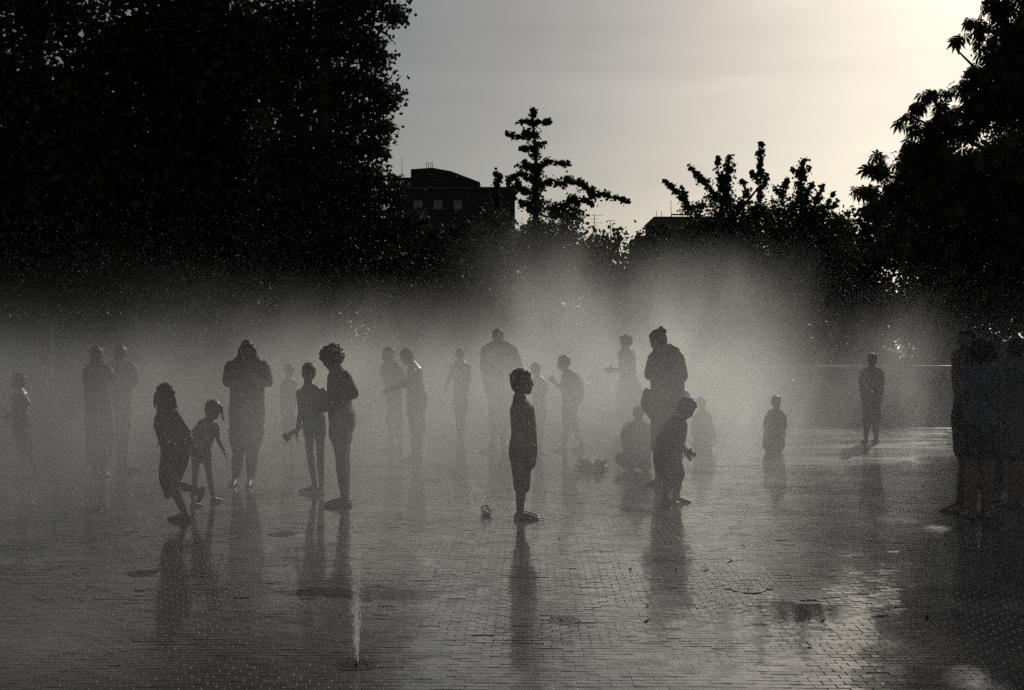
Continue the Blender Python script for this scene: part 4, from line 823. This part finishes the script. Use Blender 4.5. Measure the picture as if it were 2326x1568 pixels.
for i, (px, py, r) in enumerate(bits):
    r *= 0.7
    d = CAMZ * FPX / (py - HY); p = PX(px, py, d); p.z = max(relief(p.x, p.y), 0) + 0.006
    m = MB(); a = random.uniform(0, 6.28); u = Vector((math.cos(a), math.sin(a), 0.25)); v = Vector((-math.sin(a), math.cos(a), 0.2))
    m.v = [u * -r * 1.3, v * r * 0.55 + Vector((0, 0, r * .3)), u * r * 0.9 + Vector((0, 0, r * .5)), v * -r * 0.6, Vector((0, 0, r * .25)), u * r * 1.5 + Vector((0, 0, r * .2))]
    m.f = [(0, 4, 1), (1, 4, 2), (2, 4, 3), (3, 4, 0), (1, 2, 5)]
    o = m.build('fallen_leaf', M_dead, None, smooth=False); o.location = p
    tag(o, 'curled dead leaf on the wet paving ' + bl[i], 'leaf', 'dead leaves scattered on the wet paving')

# ------------------------------------------------------------------ spray: the jet and loose drops
M_drop = bpy.data.materials.new('water_drop'); M_drop.use_nodes = True
n, l = M_drop.node_tree.nodes, M_drop.node_tree.links; n.remove(n['Principled BSDF'])
tl = n.new('ShaderNodeBsdfTranslucent'); tl.inputs[0].default_value = (0.95, 0.95, 0.95, 1); ts = n.new('ShaderNodeBsdfTransparent'); mx = n.new('ShaderNodeMixShader'); mx.inputs[0].default_value = 0.5
l.new(ts.outputs[0], mx.inputs[1]); l.new(tl.outputs[0], mx.inputs[2]); l.new(mx.outputs[0], n['Material Output'].inputs['Surface'])
def drops(P, R_, stretch=None):
    O = np.array([(1, 0, 0), (0, 1, 0), (-1, 0, 0), (0, -1, 0), (0, 0, 1), (0, 0, -1)], float)
    Fo = np.array([(0, 1, 4), (1, 2, 4), (2, 3, 4), (3, 0, 4), (1, 0, 5), (2, 1, 5), (3, 2, 5), (0, 3, 5)])
    s = np.ones((len(P), 3)) if stretch is None else stretch
    V = P[:, None] + O[None] * R_[:, None, None] * s[:, None]
    return V.reshape(-1, 3), (Fo[None] + (np.arange(len(P)) * 6)[:, None, None]).reshape(-1, 3)
ju = thing('water_jet', 'thin water jet rising from the nozzle plate at the bottom left of centre', 'fountain jet', (NOZ[0].x, NOZ[0].y, 0.012))
N = 2600; h = rng.uniform(0, 1, N) ** 1.4 * 0.75; sp = 0.0025 + 0.032 * h ** 0.9
P = np.stack([rng.normal(0, 1, N) * sp, rng.normal(0, 1, N) * sp, h], 1); Rr = rng.uniform(0.0005, 0.0013, N) * (1.15 - 0.7 * h)
st = np.ones((N, 3)); st[:, 2] = rng.uniform(2, 8, N)
V, F = drops(P, Rr, st); o = obj('spray', np_mesh('spray', V, F, True), M_drop, ju); o['kind'] = 'stuff'
m = MB(); m.loft([(0, 0, 0), (0.001, 0, 0.08), (-0.002, 0, 0.18), (0.002, 0, 0.27)], [0.0025, 0.0025, 0.002, 0.001], n=8); m.build('water_column', M_drop, ju)
N = 90000
dd = rng.uniform(0, 1, N) ** 0.8 * 15 + 4.2; xx = rng.uniform(-0.62, 0.56, N) * dd
zz = np.abs(rng.normal(0, 1, N)) * 1.3 + 0.25; zz = np.where(rng.uniform(0, 1, N) < 0.35, rng.uniform(0.3, 4.2, N), zz)
lim = 1.5 + dd * 0.185 * rng.uniform(0, 1, N) ** 1.3; zz = np.where(zz > lim, rng.uniform(0.3, 1.0, N) * (1.4 + 0.05 * dd), zz)
Rr = rng.uniform(0.0009, 0.0021, N) * (1 + 0.02 * dd); Rr = np.where(rng.uniform(0, 1, N) < 0.01, Rr * 2.0, Rr)
V, F = drops(np.stack([xx, dd, zz], 1), Rr); o = obj('water_droplets', np_mesh('water_droplets', V, F, True), M_drop)
tag(o, 'fine bright water droplets floating in front of the dark trees', 'water drops', kind='stuff')
# ------------------------------------------------------------------ fountain mist (a real volume of fine spray)
def build_mist():
    X0, X1, Y0, Y1, Z0, Z1 = -13.0, 9.0, 4.2, 25.0, 0.0, 5.2
    ng = bpy.data.node_groups.new('mist_field', 'GeometryNodeTree')
    ng.interface.new_socket('Geometry', in_out='INPUT', socket_type='NodeSocketGeometry')
    ng.interface.new_socket('Geometry', in_out='OUTPUT', socket_type='NodeSocketGeometry')
    n, l = ng.nodes, ng.links
    out = n.new('NodeGroupOutput'); vc = n.new('GeometryNodeVolumeCube'); sm = n.new('GeometryNodeSetMaterial')
    pos = n.new('GeometryNodeInputPosition'); sx = n.new('ShaderNodeSeparateXYZ'); l.new(pos.outputs[0], sx.inputs[0])
    X, Y, Zz = sx.outputs
    def m(op, *a):
        q = n.new('ShaderNodeMath'); q.operation = op
        for i, v in enumerate(a):
            if isinstance(v, (int, float)): q.inputs[i].default_value = v
            else: l.new(v, q.inputs[i])
        return q.outputs[0]
    def ramp(v, a, b, lo=0.0, hi=1.0):
        q = n.new('ShaderNodeMapRange'); q.interpolation_type = 'SMOOTHSTEP'
        for k, val in (('From Min', a), ('From Max', b), ('To Min', lo), ('To Max', hi)):
            if isinstance(val, (int, float)): q.inputs[k].default_value = val
            else: l.new(val, q.inputs[k])
        l.new(v, q.inputs['Value']); return q.outputs[0]
    def noi(scale, detail, sc=(1, 1, 1), off=(0, 0, 0)):
        mp = n.new('ShaderNodeVectorMath'); mp.operation = 'MULTIPLY_ADD'; mp.inputs[1].default_value = sc; mp.inputs[2].default_value = off
        l.new(pos.outputs[0], mp.inputs[0]); q = n.new('ShaderNodeTexNoise'); q.inputs['Scale'].default_value = scale; q.inputs['Detail'].default_value = detail
        l.new(mp.outputs[0], q.inputs['Vector']); return q.outputs['Fac']
    n1 = noi(0.42, 2, (1, 1, 0.8)); n2 = m('ADD', m('MULTIPLY', noi(1.1, 3, (1, 1, 0.6), (5, 3, 1)), 0.65), m('MULTIPLY', noi(2.6, 3, (1, 0.8, 0.55), (1, 8, 2)), 0.35))
    # layer height swells and dips
    top = m('ADD', 0.62, m('MULTIPLY', n1, 1.5))
    lay = ramp(Zz, m('MULTIPLY', top, 0.55), m('MULTIPLY', top, 1.5), 1.0, 0.0)
    Ye = m('ADD', Y, m('MULTIPLY', m('MAXIMUM', m('MULTIPLY', X, -1.0), 0.0), 0.42))
    mask = m('MULTIPLY', m('ADD', ramp(Ye, 9.6, 12.5, 0.0, 0.74), ramp(Y, 4.4, 7.6, 0.0, 0.26)), ramp(Y, 21.5, 24.8, 1.0, 0.0))
    right = m('MULTIPLY', Y, 0.205)           # the mist thins out to the right
    mask = m('MULTIPLY', mask, ramp(m('SUBTRACT', X, right), -1.3, 1.1, 1.0, ramp(Y, 11.0, 15.0, 0.5, 0.2)))
    mask = m('MULTIPLY', mask, ramp(X, -12.5, -9.5, 0.0, 1.0))
    den = m('MULTIPLY', m('MULTIPLY', lay, mask), ramp(n2, 0.33, 0.66, 0.08, 1.95))
    tot = m('MULTIPLY', den, MIST_D)
    for (px, d, r, h, k) in PLUMES:
        cx = (px - CX) / FPX * d
        dx = m('MULTIPLY', m('SUBTRACT', X, cx), 1 / r); dy = m('MULTIPLY', m('SUBTRACT', Y, d), 1 / (r * 1.2))
        g = m('ADD', m('MULTIPLY', dx, dx), m('MULTIPLY', dy, dy))
        g = m('MULTIPLY', m('EXPONENT', m('MULTIPLY', g, -1.0)), ramp(Zz, h * 0.25, h, 1.0, 0.0))
        tot = m('ADD', tot, m('MULTIPLY', m('MULTIPLY', g, ramp(n2, 0.33, 0.66, 0.1, 1.9)), k))
    l.new(tot, vc.inputs['Density'])
    vc.inputs['Min'].default_value = (X0, Y0, Z0); vc.inputs['Max'].default_value = (X1, Y1, Z1)
    st = 0.16
    vc.inputs['Resolution X'].default_value = int((X1 - X0) / st); vc.inputs['Resolution Y'].default_value = int((Y1 - Y0) / st); vc.inputs['Resolution Z'].default_value = int((Z1 - Z0) / st)
    mm = bpy.data.materials.new('fine_mist'); mm.use_nodes = True
    t = mm.node_tree; t.nodes.remove(t.nodes['Principled BSDF']); pv = t.nodes.new('ShaderNodeVolumePrincipled')
    pv.inputs['Color'].default_value = (0.97, 0.97, 0.96, 1); pv.inputs['Anisotropy'].default_value = MIST_G; pv.inputs['Density'].default_value = 1.0
    t.links.new(pv.outputs[0], t.nodes['Material Output'].inputs['Volume'])
    sm.inputs['Material'].default_value = mm
    l.new(vc.outputs[0], sm.inputs['Geometry']); l.new(sm.outputs[0], out.inputs[0])
    vol = bpy.data.volumes.new('mist'); o = bpy.data.objects.new('mist', vol); C.objects.link(o)
    vol.materials.append(mm)
    md = o.modifiers.new('field', 'NODES'); md.node_group = ng
    tag(o, 'pale drifting fountain mist hanging over the wet plaza', 'mist', kind='stuff')
    return o
MIST_D, MIST_G = 0.12, 0.6
PLUMES = [(1560, 19.5, 1.35, 3.6, 0.34), (1240, 20.5, 1.0, 4.1, 0.32), (1400, 21, 1.2, 3.0, 0.22), (500, 19.5, 1.5, 3.1, 0.24), (900, 20.5, 1.3, 3.0, 0.24), (2045, 22.5, 0.7, 3.0, 0.16),
          (130, 18.5, 1.5, 2.8, 0.2), (700, 18, 1.0, 2.7, 0.16), (1120, 14.5, 0.8, 2.0, 0.05), (90, 5.9, 0.35, 0.35, 0.3)]
build_mist()
